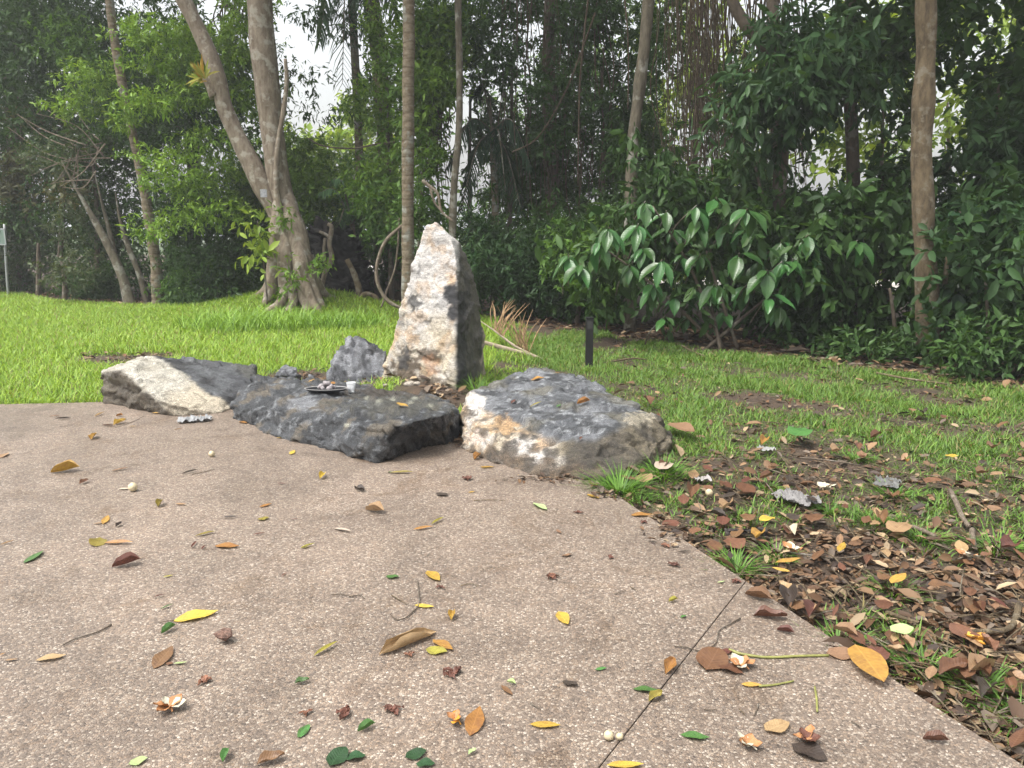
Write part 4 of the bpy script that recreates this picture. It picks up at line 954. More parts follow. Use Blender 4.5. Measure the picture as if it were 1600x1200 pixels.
M['shrub_leaf_dark'] = single_leaf_mat('dark_shrub_leaf', (.028, .07, .028), (.042, .095, .038), rough=.32, trans=.2, veins=.4)
def place(mesh, name, mat, loc, X, Zup, scale, parent=None):
    """mesh's x axis along X, z axis near Zup"""
    o = bpy.data.objects.new(name, mesh); COL.objects.link(o)
    if not mesh.materials: mesh.materials.append(None)
    o.material_slots[0].link = 'OBJECT'; o.material_slots[0].material = mat
    X = Vector(X).normalized(); Y = Vector(Zup).cross(X)
    Y = Y.normalized() if Y.length > 1e-5 else Vector((0, 1, 0)); Z = X.cross(Y)
    mw = Matrix((X, Y, Z)).transposed().to_4x4(); mw.translation = loc
    s = Matrix.Diagonal((*scale, 1)) if hasattr(scale, '__len__') else Matrix.Scale(scale, 4)
    if parent is not None:
        o.parent = parent; o.matrix_parent_inverse = Matrix.Translation(-Vector(parent.location))
    o.matrix_basis = mw @ s
    return o
SHL = [leaf_grid('shrub_leaf', r_, cup=.2, seed=k, wav=.05, droop=.18) for k, r_ in enumerate((.46, .50, .42, .48))]
def broad_shrub(name, label, foot, Y0, whorls, mat, cap, size, back, seed):
    q = random.Random(seed)
    b0 = P(*foot, Y0); b0.z = gz(b0.x, Y0)
    o = empty(name, b0); tag(o, label, 'shrub')
    for k in range(5):
        t = P(*whorls[(k * 7) % len(whorls)][:2], Y0 + .2)
        MB().tube([b0 + Vector((q.uniform(-.3, .3), q.uniform(-.1, .3), -.05)), b0.lerp(t, .5) + Vector((q.uniform(-.1, .1), .2, .15)), t], [.028, .02, .01], 7, 6, .1, 5, k).build('stem', M['bark_dark'], o)
    n_ = 0
    for k, (x, y) in enumerate(whorls):
        Y = Y0 + q.uniform(-.6, .5); c = P(x + q.uniform(-12, 12), y + q.uniform(-12, 8), Y)
        hubp = c + Vector((q.uniform(-.2, .2), .35, -.25))
        MB().tube([hubp + Vector((0, .3, -.2)), hubp, c], [.012, .009, .006], 5, 4, .05).build('twig', M['bark_mossy'], o)
        m_ = q.randint(4, 8); a0 = q.uniform(0, 6)
        for j in range(m_):
            if n_ >= cap: break
            a = a0 + j * 2 * math.pi / m_ + q.uniform(-.3, .3); dr = q.uniform(.35, 1.9)
            d = Vector((math.cos(a), math.sin(a) * .8 - .25, -dr))
            up_ = Vector((math.cos(a) * .5, math.sin(a) * .5 - .5, 1.0))
            s = size * q.uniform(.5, 1.25)
            place(SHL[n_ % 4], 'leaf', mat, c + d.normalized() * .03 + Vector((0, 0, -.03 * (j % 2))), d, up_, (s, s * q.uniform(.85, 1.1), s), o); n_ += 1
    cloud('foliage', back, 4200, size * .52, .42, 'dark', o, shape='oval', per=6, droop=.4, up=.5, gaps=.6)
    return o
W1 = [(1020, 322), (1002, 345), (1045, 335), (1062, 352), (1092, 352), (1130, 345), (1078, 405), (1104, 392), (1160, 325), (1172, 352), (1150, 395), (1186, 412), (1192, 465), (1202, 432), (1236, 440), (1256, 452), (1228, 415), (1282, 382), (1304, 392), (1340, 372), (1270, 430),
      (940, 385), (918, 405), (898, 398), (962, 365), (1012, 392), (1042, 408), (1062, 468), (1104, 462), (1140, 478), (1042, 498), (1122, 440), (1312, 352), (1262, 362), (1212, 382), (1330, 425), (1085, 500), (1010, 440), (975, 412), (1165, 440), (1215, 480), (1080, 330), (1120, 310), (1240, 400)]
broad_shrub('broad_leaved_shrub', 'glossy green shrub with big quilted leaves drooping over the grass', (1130, 548), 10.3, W1, M['shrub_leaf'], 290, .30, rect_blobs(930, 330, 1340, 520, 10.3, 11.6, 26, 46, 50), 5)
W2 = [(1500, 330), (1478, 365), (1530, 322), (1562, 345), (1585, 300), (1492, 388), (1550, 455), (1590, 400), (1520, 420), (1590, 470), (1500, 450), (1560, 500), (1590, 540), (1530, 490)]
broad_shrub('broad_leaved_shrub', 'shaded shrub with big dull green leaves around the tan trunk', (1520, 575), 9.3, W2, M['shrub_leaf_dark'], 120, .30, rect_blobs(1470, 330, 1640, 520, 9.2, 10, 14, 44, 51), 6)
UNDER = dict(per=6, up=.6)

# ------------------------------------------------------------------ grass
def grass_field(name, n_try, x0, x1, y0, y1, lo, hi, h0, h1, wid, label, power=1.0, dens=None):
    X = RNG.uniform(x0, x1, n_try); Y = y0 + (y1 - y0) * RNG.random(n_try) ** power
    keep = np.zeros(n_try, bool); Z = np.zeros(n_try); T = np.zeros(n_try); u = RNG.random(n_try)
    # turf() sampled on a grid, then looked up
    cs = .08; nxg, nyg = int((x1 - x0) / cs) + 1, int((y1 - y0) / cs) + 1
    tg_ = np.array([[turf(x0 + i * cs, y0 + j * cs) for i in range(nxg)] for j in range(nyg)])
    zg_ = np.array([[gz(x0 + i * cs, y0 + j * cs) for i in range(nxg)] for j in range(nyg)])
    ii = np.clip(((X - x0) / cs + .5).astype(int), 0, nxg - 1); jj = np.clip(((Y - y0) / cs + .5).astype(int), 0, nyg - 1)
    T = tg_[jj, ii]; Z = zg_[jj, ii]
    px, py = proj_np(np.stack([X, Y, Z], 1))
    keep = (u < T) & (px > -120) & (px < 1720) & (py < 1300)
    if dens is not None: keep &= RNG.random(n_try) < dens(X, Y)
    X, Y, Z, T = X[keep], Y[keep], Z[keep], T[keep]; n_ = len(X)
    a = RNG.uniform(0, 2 * np.pi, n_); lean = np.abs(RNG.normal(size=n_)) * .5 + .15
    D = np.stack([np.cos(a) * lean, np.sin(a) * lean, np.ones(n_)], 1)
    N = np.stack([np.cos(a), np.sin(a), -lean * .5], 1) * -1 + RNG.normal(size=(n_, 3)) * .3
    clump = np.array([noise.noise(Vector((x * 2.3, y * 2.3, 0))) for x, y in zip(X[::7], Y[::7])]).repeat(7)[:n_]
    clump = np.concatenate([clump, np.zeros(n_ - len(clump))])
    Lb = (h0 + (h1 - h0) * RNG.random(n_)) * (.55 + .45 * T) * (1 + .35 * clump)
    big = np.array([noise.noise(Vector((x * .5, y * .5, 5))) for x, y in zip(X[::11], Y[::11])]).repeat(11)[:n_]
    big = np.concatenate([big, np.zeros(n_ - len(big))])
    f = np.clip(RNG.random(n_) * .8 + .45 * clump + .5 * big + .03, 0, 1)[:, None]
    col = np.array(lo) + (np.array(hi) - np.array(lo)) * f
    dead = RNG.random(n_) < .08; col[dead] = np.array([.22, .18, .07])
    me = leaves_mesh(name, np.stack([X, Y, Z - .01], 1), D, N, Lb, wid * (.7 + .6 * RNG.random(n_)) * (1 + np.maximum(0, Y - 8) * .07), np.clip(col, .01, 1), 'blade', droop=.45)
    return tag(link(name, me, M['grass']), label, 'grass', kind='stuff')
grass_field('grass', 350000, -14.2, .2, 6.2, 19.6, (.12, .235, .02), (.36, .50, .07), .07, .145, .0085, 'lush bright green lawn between the paving and the wood', power=1.15)  # blade colours raised to hold the open light on the lawn
grass_field('grass', 330000, -.2, 7.6, 2.0, 12.6, (.06, .135, .02), (.19, .31, .055), .05, .115, .0075, 'patchy green grass thinning into leaf litter beyond the boulders', power=1.1)
def tuft(px, py, r, n_, h, label, lo=(.055, .125, .02), hi=(.16, .30, .05), wd=.0065):
    c = G(px, py, gz(*G(px, py).xy)); q = RNG
    a = q.uniform(0, 2 * np.pi, n_); rr = np.abs(q.normal(size=n_)) * r * .45 if r < .6 else np.sqrt(q.random(n_)) * r
    C = np.stack([c.x + np.cos(a) * rr, c.y + np.sin(a) * rr * .8, np.zeros(n_)], 1)
    C[:, 2] = [gz(x_, y_) - .01 for x_, y_ in C[:, :2]]
    lean = .35 + .6 * q.random(n_)
    if r >= .6: a = q.uniform(0, 2 * np.pi, n_); lean *= .5
    D = np.stack([np.cos(a) * lean, np.sin(a) * lean, np.ones(n_)], 1)
    N = -np.stack([np.cos(a), np.sin(a), -lean], 1) + q.normal(size=(n_, 3)) * .2
    f = q.random(n_)[:, None]; col = np.array(lo) + (np.array(hi) - np.array(lo)) * f
    me = leaves_mesh('grass_tuft', C, D, N, h * (.5 + .7 * q.random(n_)), np.full(n_, wd) * (.7 + .6 * q.random(n_)), col, 'blade', droop=.6)
    tag(link('grass_tuft', me, M['grass']), label, 'grass tuft', 'grass tufts along the paving edge')
for (x, y, r, n_, h, lab) in [(968, 770, .17, 330, .2, 'thick grass tuft at the foot of the broad boulder'), (1035, 745, .2, 300, .17, 'grass tuft spreading by the broad boulder\'s pointed end'), (1000, 785, .06, 60, .1, 'small grass sprig below the thick tuft by the broad boulder'),
        (1150, 892, .11, 190, .12, 'dense grass tuft on the paving edge above the joint'), (1215, 872, .09, 120, .11, 'grass tuft in litter beside the dark bark piece'), (1310, 1010, .12, 150, .1, 'straggly tuft on the soil edge above the green stem'), (1365, 815, .12, 130, .1, 'thin grass tuft among litter by the short grey stick'),
        (1440, 1050, .14, 160, .1, 'straggly grass tuft past the big yellow leaf'), (1530, 1080, .16, 200, .12, 'grass tuft hanging over the paving\'s far soil edge'), (1590, 1130, .14, 170, .11, 'coarse grass tuft at the end of the soil edge'), (1395, 930, .11, 130, .11, 'grass tuft beside a leaning orange leaf in litter'), (1200, 765, .1, 90, .09, 'thin grass tuft left of the rag'.replace('left of', 'next to')),
        (1295, 800, .1, 110, .08, 'thin grass tuft below the white flower'), (1340, 720, .13, 160, .1, 'grass tuft in bare soil past the green round leaf'), (1400, 775, .16, 220, .1, 'wide grass tuft behind the grey plastic scrap'), (1440, 845, .14, 190, .1, 'grass tuft growing along the short grey stick'), (1560, 860, .2, 260, .12, 'wide grass tuft behind the cream fallen flower')]:
    tuft(x, y, r, n_, h, lab)
# tall mound grass about the forked tree and long grass beside the standing stone
tuft(390, 488, 1.1, 900, .42, 'tall grass on the mound beside the forked tree', (.12, .23, .03), (.28, .44, .07), .018); tuft(528, 490, .8, 500, .34, 'tall grass on the mound before the root plate', (.10, .2, .025), (.24, .4, .06), .018)
tuft(745, 612, .16, 130, .24, 'long grass at the standing stone\'s dark side'); tuft(455, 480, .7, 260, .26, 'grass between the forked tree\'s roots', (.12, .23, .03), (.26, .42, .07), .016)

# ------------------------------------------------------------------ leaf litter
LIT = np.array([(.10, .056, .032), (.16, .095, .052), (.07, .042, .026), (.21, .13, .072), (.05, .034, .026), (.13, .07, .036), (.30, .22, .135), (.13, .10, .075)])
def litter_spot(q):
    while True:
        px, py = q.uniform(950, 1680), q.uniform(520, 1215); p = G(px, py)
        if edge_dist(p.x, p.y) < .02 or inside(slab_poly, p.x, p.y) or p.x < .3: continue
        t = turf(p.x, p.y)
        if p.y > forest_edge(p.x) + 1.2: continue
        if q.random() < (1 - t) ** 1.3 + .09: return px, py, p
def scatter_leaves(name, n_, spots, size, cols, label, lift=.03, tilt=.35):
    C, D, N, L, K = [], [], [], [], []
    q = random.Random(len(name) + n_)
    for k in range(n_):
        x, y = spots(q); a = q.uniform(0, 6.283); s = size * q.lognormvariate(0, .32)
        C.append((x, y, gz(x, y) + .004 + lift * q.random())); D.append((math.cos(a), math.sin(a), q.gauss(0, tilt * .6)))
        N.append((q.gauss(0, tilt), q.gauss(0, tilt), 1)); L.append(s); K.append(cols[q.randrange(len(cols))] * q.uniform(.7, 1.25))
    me = leaves_mesh(name, np.array(C), np.array(D), np.array(N), np.array(L), np.array(L) * np.array([q.uniform(.32, .52) for _ in L]), np.array(K), 'oval', fold=.22, droop=.08)
    return tag(link(name, me, M['litter']), label, 'leaf litter', kind='stuff')
def sp_right(q):
    p = litter_spot(q)[2]; return p.x, p.y
scatter_leaves('leaf_litter', 4200, sp_right, .060, LIT, 'brown dead leaf litter covering the soil beside the paving', .02, .5)
scatter_leaves('leaf_crumbs', 7000, sp_right, .018, LIT * .9, 'rotted leaf crumbs over the soil beside the paving', .012, .6)
def sp_base(q):
    c = q.choice(((716, 688, 10, 12), (716, 668, 8, 14), (860, 750, 70, 5), (700, 640, 16, 14), (960, 772, 26, 8), (1060, 830, 50, 22)))
    p = G(c[0] + q.gauss(0, c[2] * .5), c[1] + q.gauss(0, c[3] * .5)); return p.x, p.y
_gz = gz
def gz_top(x, y): return max(_gz(x, y), 0.001) if inside(slab_poly, x, y) else _gz(x, y)
gz = gz_top
scatter_leaves('leaf_litter', 420, sp_base, .035, LIT * .8, 'small dark leaf debris caught at the boulders\' feet', .012)
gz = _gz
def sp_wood(q):
    while True:
        x = q.uniform(-13, 8); e = forest_edge(x); y = e + q.uniform(-.35, 3.0)
        if y > 5: return x, y
scatter_leaves('leaf_litter', 6500, sp_wood, .12, LIT, 'dead leaf litter strewn along the wood\'s foot', .02)
def sp_lawn(q):
    c = q.choice(((175, 563, 60, 8), (245, 557, 36, 5), (470, 590, 50, 9), (560, 601, 40, 5), (690, 620, 30, 14), (655, 606, 50, 4)))
    p = G(c[0] + q.gauss(0, c[2] * .5), c[1] + q.gauss(0, c[3] * .5)); return p.x, p.y
scatter_leaves('leaf_litter', 420, sp_lawn, .075, LIT, 'scattered dead leaves on bare spots of the lawn behind the boulders', .04)
mb = MB(); q = random.Random(9)
for k in range(330):
    px, py, p = litter_spot(q); a = q.uniform(0, 3.14); s = q.uniform(.04, .16); d = Vector((math.cos(a), math.sin(a), q.gauss(0, .12))); z = gz(p.x, p.y) + .02 + .02 * q.random()
    b0 = Vector((p.x, p.y, z)); mb.tube([b0 - d * s, b0 + Vector((q.gauss(0, .012), q.gauss(0, .012), .008)), b0 + d * s], [.003, .0035, .002], 4, 3, 0)
tag(mb.build('twig_litter', M['bark_tan']), 'fine twigs mixed through the leaf litter beside the paving', 'twigs', kind='stuff')

# ------------------------------------------------------------------ single fallen leaves
LM = dict(yellow=single_leaf_mat('yellow_leaf', (.42, .28, .045), (.27, .15, .04), veins=.3, spots=.5), orange=single_leaf_mat('orange_leaf', (.38, .21, .05), (.22, .11, .04), veins=.3, spots=.5), olive=single_leaf_mat('olive_leaf', (.26, .22, .04), (.14, .11, .03)),
    green=single_leaf_mat('green_leaf', (.07, .16, .04), (.04, .10, .03)), pale=single_leaf_mat('pale_green_leaf', (.36, .46, .2), (.3, .38, .15)), dark=single_leaf_mat('dark_leaf', (.055, .042, .034), (.08, .06, .045)),
    brown=single_leaf_mat('brown_leaf', (.15, .075, .04), (.09, .045, .028)), tan=single_leaf_mat('tan_leaf', (.30, .19, .105), (.21, .125, .07)), reddish=single_leaf_mat('reddish_leaf', (.15, .066, .042), (.095, .042, .03)), deep=single_leaf_mat('deep_green_leaf', (.03, .075, .03), (.02, .045, .02), rough=.28), straw=single_leaf_mat('straw_leaf', (.5, .42, .32), (.4, .32, .22)))
WORD = dict(yellow='yellow', orange='orange-yellow', olive='olive', green='green', pale='pale green', dark='blackened', brown='brown', tan='tan', reddish='red-brown', deep='dark glossy green', straw='straw-pale')
SH = {'flat': [leaf_grid('flat_leaf', .36, cup=.05, seed=2, wav=.02, droop=-.02), leaf_grid('flat_leaf', .42, cup=.09, seed=4, wav=.05, droop=-.04), leaf_grid('flat_leaf', .3, cup=.07, seed=6, wav=.03, droop=-.03)],
      'narrow': [leaf_grid('narrow_leaf', .2, cup=.3, seed=8, wav=.04, droop=-.05), leaf_grid('narrow_leaf', .16, cup=.5, seed=10, droop=-.08)],
      'curled': [leaf_grid('curled_leaf', .5, cup=.5, seed=12, wav=.16, droop=-.12), leaf_grid('curled_leaf', .46, cup=.8, seed=14, wav=.12, droop=-.17)],
      'rolled': [leaf_grid('rolled_leaf', .55, seed=16, roll=.95, droop=0, ny_=8), leaf_grid('rolled_leaf', .42, seed=18, roll=.8, ny_=8)],
      'oval': [leaf_grid('oval_leaf', .5, cup=.05, seed=24, wav=.02, point=.5, droop=.02)],
      'round': [leaf_grid('round_leaf', .66, cup=.06, seed=20, wav=.05, point=.5, droop=-.03), leaf_grid('round_leaf', .72, cup=.1, seed=22, wav=.07, point=.5, droop=-.05)]}
SHW = dict(flat='flat', narrow='narrow', curled='curled', rolled='rolled-up', round='rounded', oval='oval')
stem_cyl = MB().tube([(-.32, .02, .004), (-.15, .015, .012), (.02, 0, .006)], [.007, .009, .012], 5, 4, 0)
STEM = bpy.data.meshes.new('stalk'); STEM.from_pydata([tuple(v) for v in stem_cyl.v], [], stem_cyl.f)
MARKS = [(G(*p_), w_) for p_, w_ in (((306, 965), 'the long yellow stalked leaf'), ((637, 1007), 'the big rolled-up leaf'), ((350, 1000), 'the seed cone'), ((960, 1148), 'the pair of nuts'), ((208, 761), 'the lawn-side nut'), ((331, 709), 'the nut before the boulders'), ((305, 657), 'the white paper strip'), ((635, 950), 'the hooked twig'), ((265, 1107), 'the brown-edged white flower'), ((140, 990), 'the dark bent twig'),
    ((1158, 1042), 'the orange-white wilted flower'), ((1168, 1166), 'the curled rusty flower'), ((711, 1127), 'the orange-brown flower'), ((540, 1118), 'the large shrivelled flower'), ((1100, 1010), 'the wavy twig by the joint'), ((1220, 1025), 'the long green stem'), ((1160, 912), 'the joint\'s soil end'), ((586, 728), 'the flat boulder\'s corner'), ((440, 690), 'the flat boulder\'s long side'), ((850, 750), 'the broad boulder\'s front'), ((970, 775), 'the thick grass tuft'), ((220, 640), 'the angular boulder'), ((60, 640), 'the lawn edge'), ((720, 690), 'the cleft between the boulders'))]
LMARKS = [(G(*p_), w_) for p_, w_ in (((1243, 780), 'the rag'), ((1386, 757), 'the grey plastic scrap'), ((1290, 764), 'the white flower'), ((1512, 874), 'the cream flower'), ((1525, 1004), 'the orange flower'), ((1498, 795), 'the forked stick end'), ((1433, 828), 'the short grey stick'), ((1163, 836), 'the dark bark piece'), ((1357, 1050), 'the biggest yellow leaf'), ((1408, 997), 'the pale green leaf'), ((1314, 866), 'the small yellow leaf'), ((1402, 919), 'the leaning orange leaf'), ((1237, 862), 'the faded cream flower'), ((1108, 763), 'the litter\'s pale nut'), ((1249, 689), 'the round green leaf'), ((1486, 725), 'the yellow leaf on grass'), ((1065, 680), 'the tan leaf by the boulder'), ((1540, 986), 'the bent brown stick'), ((1150, 890), 'the tuft above the joint'), ((1420, 590), 'the long stick at the wood\'s foot'), ((1590, 1130), 'the coarse grass tuft'), ((1385, 503), 'the shrubs\' foot'))]
def near_mark(x, y, marks=None):
    return 'near ' + min(marks or MARKS, key=lambda m_: (m_[0] - Vector((x, y, 0))).length)[1]
def spot_word(x, y):
    return near_mark(x, y)
def spot_word_old(x, y):
    ds = [(abs((Vector((x, y, 0)) - JA).dot(jn)) if y < JA.y + .05 else 9, .12, 'by the joint line'), (-edge_dist(x, y) if y < 4.6 else 9, .3, 'near the soil edge')]
    for (c, r_, w) in ((Vector((-.9, 5.15, 0)), .75, 'close to the flat dark boulder'), (Vector((.25, 4.75, 0)), .7, 'close to the broad boulder'), (Vector((-3.1, 6.3, 0)), .75, 'close to the white-topped boulder')):
        ds.append(((Vector((x, y, 0)) - c).length, r_, w))
    for d_, r_, w in ds:
        if d_ < r_: return w
    if x < -1.3: return 'on the lawn-side paving'
    return 'out on the open paving'
def fallen(px, py, ln, ang, colr, shape, on=None, stalk=None, label=None, group='fallen leaves on the paving', lift=.0, seed=None):
    global NL
    NL += 1; q = random.Random(NL if seed is None else seed)
    a = math.radians(ang); dx, dy = math.cos(a) * ln / 2, -math.sin(a) * ln / 2
    h = hit(px, py) if on == 'rock' else None
    if h:
        c = h[0]; nrm = h[1].lerp(Vector((0, 0, 1)), .4).normalized(); s = ln * c.y / FPX / CP
        d = Vector((math.cos(a), math.sin(a) * 1.4, 0)); d = (d - nrm * d.dot(nrm)).normalized(); z0 = c + nrm * .012
        p0 = z0 - d * s / 2
    else:
        p = G(px, py); base = 0.0 if inside(slab_poly, p.x, p.y) else gz(p.x, p.y) + .035
        p0, p1 = G(px - dx, py - dy, base), G(px + dx, py + dy, base)
        d = (p1 - p0); s = d.length; lim = 1.7 * ln * p.y / FPX
        if s > lim: mid = (p0 + p1) / 2; p0 = mid - d.normalized() * lim / 2; s = lim
        d.normalize(); nrm = Vector((q.gauss(0, .12), q.gauss(0, .12), 1)); p0 = p0 + Vector((0, 0, .006 + lift))
    me = SH[shape][NL % len(SH[shape])]
    size = 'tiny' if s < .05 else 'small' if s < .085 else 'medium' if s < .13 else 'large'
    o = place(me, 'fallen_leaf', LM[colr], p0, d, nrm, s)
    if stalk:
        st = bpy.data.objects.new('stalk', STEM); COL.objects.link(st)
        if not STEM.materials: STEM.materials.append(M['bark_tan'])
        st.parent = o
    where = 'lying on the ' + ('flat boulder' if px < 715 else 'broad boulder') if h else spot_word(p0.x, p0.y)
    tag(o, label or f'{size} {WORD[colr]} {SHW[shape]} fallen leaf {where}' + (' on the paving' if not h else ''), 'leaf', group)
    return o
NL = 0
Yl, Or, Ol, Gr, Pa, Dk, Br, Ta, Re, De, St = 'yellow', 'orange', 'olive', 'green', 'pale', 'dark', 'brown', 'tan', 'reddish', 'deep', 'straw'
F_, Nw, Cu, Ro, Rd = 'flat', 'narrow', 'curled', 'rolled', 'round'
for row in [(102, 738, 46, 5, Yl, Cu), (131, 755, 15, 20, Re, Cu), (99, 655, 26, 0, Dk, Nw), (86, 651, 18, 5, Ta, Nw), (156, 649, 17, 20, Ta, Nw), (187, 662, 20, 15, Yl, Cu), (187, 651, 11, 0, Or, Cu), (170, 666, 20, -5, Br, Nw), (207, 667, 11, 0, Ta, F_), (246, 647, 17, -5, Or, Nw), (279, 672, 15, 8, Ta, Nw), (146, 685, 15, 40, Yl, Cu), (6, 713, 18, 25, Ta, F_), (438, 685, 13, 0, Yl, F_), (457, 708, 14, 45, Yl, F_), (380, 661, 13, -15, Or, F_), (195, 765, 20, 0, St, F_), (188, 735, 27, 10, Ta, Nw), (297, 739, 27, 12, Dk, Nw), (165, 814, 22, 55, Or, F_), (155, 819, 18, 5, Ta, F_), (186, 822, 11, 30, Dk, Cu), (153, 849, 22, 65, Ol, Rd), (186, 850, 45, 0, Or, Nw), (251, 790, 14, 45, Ol, Cu), (283, 789, 17, -5, Ta, F_), (415, 791, 21, 15, Or, F_), (412, 812, 19, 10, Ol, Rd), (360, 810, 23, 0, Dk, Nw), (321, 836, 34, 12, Ol, Nw), (303, 853, 14, 45, Re, Nw), (318, 857, 10, 45, Re, Nw), (405, 836, 19, 5, Re, Nw), (355, 855, 38, -3, Or, F_), (12, 850, 24, 15, Ta, Nw), (53, 872, 36, 32, Gr, F_), (198, 884, 46, 10, Re, Cu), (263, 902, 16, 10, Ol, F_), (249, 933, 19, 12, Re, Nw), (261, 950, 22, 20, Gr, Nw), (444, 899, 9, 30, Re, F_), (440, 757, 13, -5, Re, Nw), (460, 813, 12, 0, Re, Nw), (477, 857, 14, 10, Ol, F_),
        (264, 987, 26, 25, Gr, Cu), (255, 1030, 44, 48, Br, F_), (282, 1038, 22, 5, Pa, F_), (265, 1039, 12, 0, Br, Rd), (80, 1030, 48, 8, Ta, F_), (4, 1024, 12, 20, Or, F_), (18, 1033, 20, 5, Ta, F_), (216, 1192, 32, 20, Pa, Rd), (354, 1185, 22, 60, Gr, Cu), (472, 1068, 24, 10, Gr, Cu), (474, 1145, 26, 50, Gr, F_), (423, 1191, 46, 15, Br, Cu),
        (503, 747, 13, 45, Yl, Cu), (628, 740, 36, 0, Ol, Nw), (609, 739, 9, 0, Gr, Rd), (562, 767, 16, -20, Dk, Cu), (586, 801, 30, -12, Ta, Cu), (691, 774, 19, -10, Dk, Rd), (761, 731, 23, 0, Yl, F_), (754, 708, 18, -40, Or, F_), (746, 717, 14, 30, Or, Cu), (737, 770, 11, 10, Yl, F_), (844, 793, 25, -32, Pa, F_), (661, 827, 31, 8, Or, Nw), (684, 816, 22, 25, Ol, Nw), (535, 830, 28, -12, St, Nw), (481, 855, 24, 15, Ol, Nw), (613, 903, 21, 0, Gr, Rd), (677, 902, 29, -42, Yl, F_), (663, 949, 31, -6, Yl, F_), (707, 966, 16, 75, Yl, Cu), (880, 968, 30, -55, Yl, F_), (509, 1017, 42, 28, Ol, Nw), (682, 1019, 34, -5, Ol, Rd), (692, 1010, 36, -30, Or, F_),
        (792, 1081, 24, -42, Br, F_), (799, 1070, 15, -20, Pa, Cu), (742, 1130, 46, 70, Or, F_), (573, 1141, 30, 20, Gr, Cu), (528, 1185, 40, 50, De, Rd), (555, 1185, 34, 5, De, Rd), (650, 1181, 36, 20, De, Rd), (665, 1196, 30, 0, De, Rd), (738, 1178, 14, 30, Pa, Cu), (477, 1145, 25, 50, Gr, F_), (852, 1135, 48, -2, Yl, F_), (1086, 1153, 46, -8, Gr, F_), (977, 1198, 58, 0, Yl, F_),
        (927, 777, 21, -20, Yl, F_), (1002, 806, 33, 0, Or, F_), (873, 832, 11, -40, Ta, F_), (886, 869, 16, 10, Ta, Rd), (1070, 864, 21, 0, Dk, Nw), (1127, 911, 13, 10, Pa, F_), (1052, 941, 15, 10, Ol, Cu), (1068, 965, 10, 20, Gr, F_), (1185, 937, 44, -18, Br, Cu), (1203, 967, 54, -8, Br, Cu), (1227, 990, 28, -15, Re, Cu), (1045, 1045, 26, 62, Or, Cu), (939, 1047, 18, 10, Gr, F_), (1113, 1033, 48, 60, Br, Rd), (1141, 1048, 42, -20, Br, Rd), (891, 1070, 26, -12, Dk, Rd), (1009, 1080, 40, -5, Gr, F_), (1024, 1092, 24, 30, Ol, Cu), (1174, 1072, 32, -2, Or, F_), (1214, 1138, 40, 20, Ta, Rd), (1462, 1161, 42, -10, Br, Cu), (1135, 1020, 20, 10, Re, Rd)]:
    fallen(*row)
fallen(306, 965, 72, 11, Yl, F_, stalk=True, label='long yellow leaf with a dark stalk, the longest on the lawn-side paving')
fallen(637, 1007, 96, 22, Ta, Ro, label='large dry brown leaf rolled up into a tube on the paving')
fallen(1357, 1050, 74, -52, Or, 'oval', lift=.03, label='biggest yellow-orange oval leaf lying across the paving edge')
fallen(1316, 1024, 50, 0, Ta, Rd, label='large tan papery leaf tucked under the biggest yellow-orange leaf')
fallen(1265, 1178, 62, -25, Dk, Rd, label='large dark flat leaf beneath a brown wilted flower')
for row in [(628, 635, 20, 0, Or, Rd), (840, 594, 22, 0, Or, Rd), (803, 630, 10, 30, Re, Cu), (838, 634, 20, 12, Ol, Nw), (873, 636, 11, 40, Gr, F_), (912, 632, 22, 8, Or, Cu), (907, 688, 10, 60, Re, Cu), (520, 601, 12, 0, Or, Rd), (488, 596, 12, 0, Or, F_), (870, 584, 8, 0, Or, F_)]:
    fallen(*row, on='rock', group='fallen leaves on the boulders')
fallen(1065, 680, 46, -25, Ta, F_, label='large tan curled leaf on grass by the broad boulder\'s end', lift=.05)
fallen(1314, 866, 26, 60, Yl, F_, label='small yellow leaf standing out among brown litter', lift=.03)
fallen(1402, 919, 34, 35, Or, F_, label='orange leaf leaning on a grass tuft in the litter', lift=.04)
fallen(1198, 824, 24, 10, Yl, Rd, label='yellow-green leaf beside the dark bark piece', lift=.04)
fallen(1486, 725, 22, 0, Yl, Rd, label='yellow leaf on thick grass near the wood', lift=.05)
fallen(1249, 689, 32, 40, Gr, Rd, label='round bright green leaf upright in the thin grass', lift=.06)
fallen(1408, 997, 36, 10, Pa, Rd, label='pale green crumpled leaf on the grassy soil edge', lift=.03)
fallen(1390, 503, 22, 5, Or, F_, label='orange leaf at the foot of the big-leaved shrubs', lift=.02)
q = random.Random(77); k = 0
while k < 170:
    px, py, p = litter_spot(q)
    if py < 590: continue
    ln = q.uniform(.05, .115) * FPX / p.length
    if ln < 9: continue
    k += 1
    colr = q.choices((Br, Ta, Re, Dk, Or, St), (5, 4, 3, 2, .5, .5))[0]; sh = q.choices((F_, Cu, Rd, Nw), (3, 3, 2, 1))[0]
    o = fallen(px, py, ln, q.uniform(0, 360), colr, sh, lift=q.uniform(.0, .03), group='dead leaves in the litter')
    o['label'] = f'{o["label"].split()[0]} {WORD[colr]} {SHW[sh]} dead leaf in litter ' + near_mark(p.x, p.y, LMARKS)

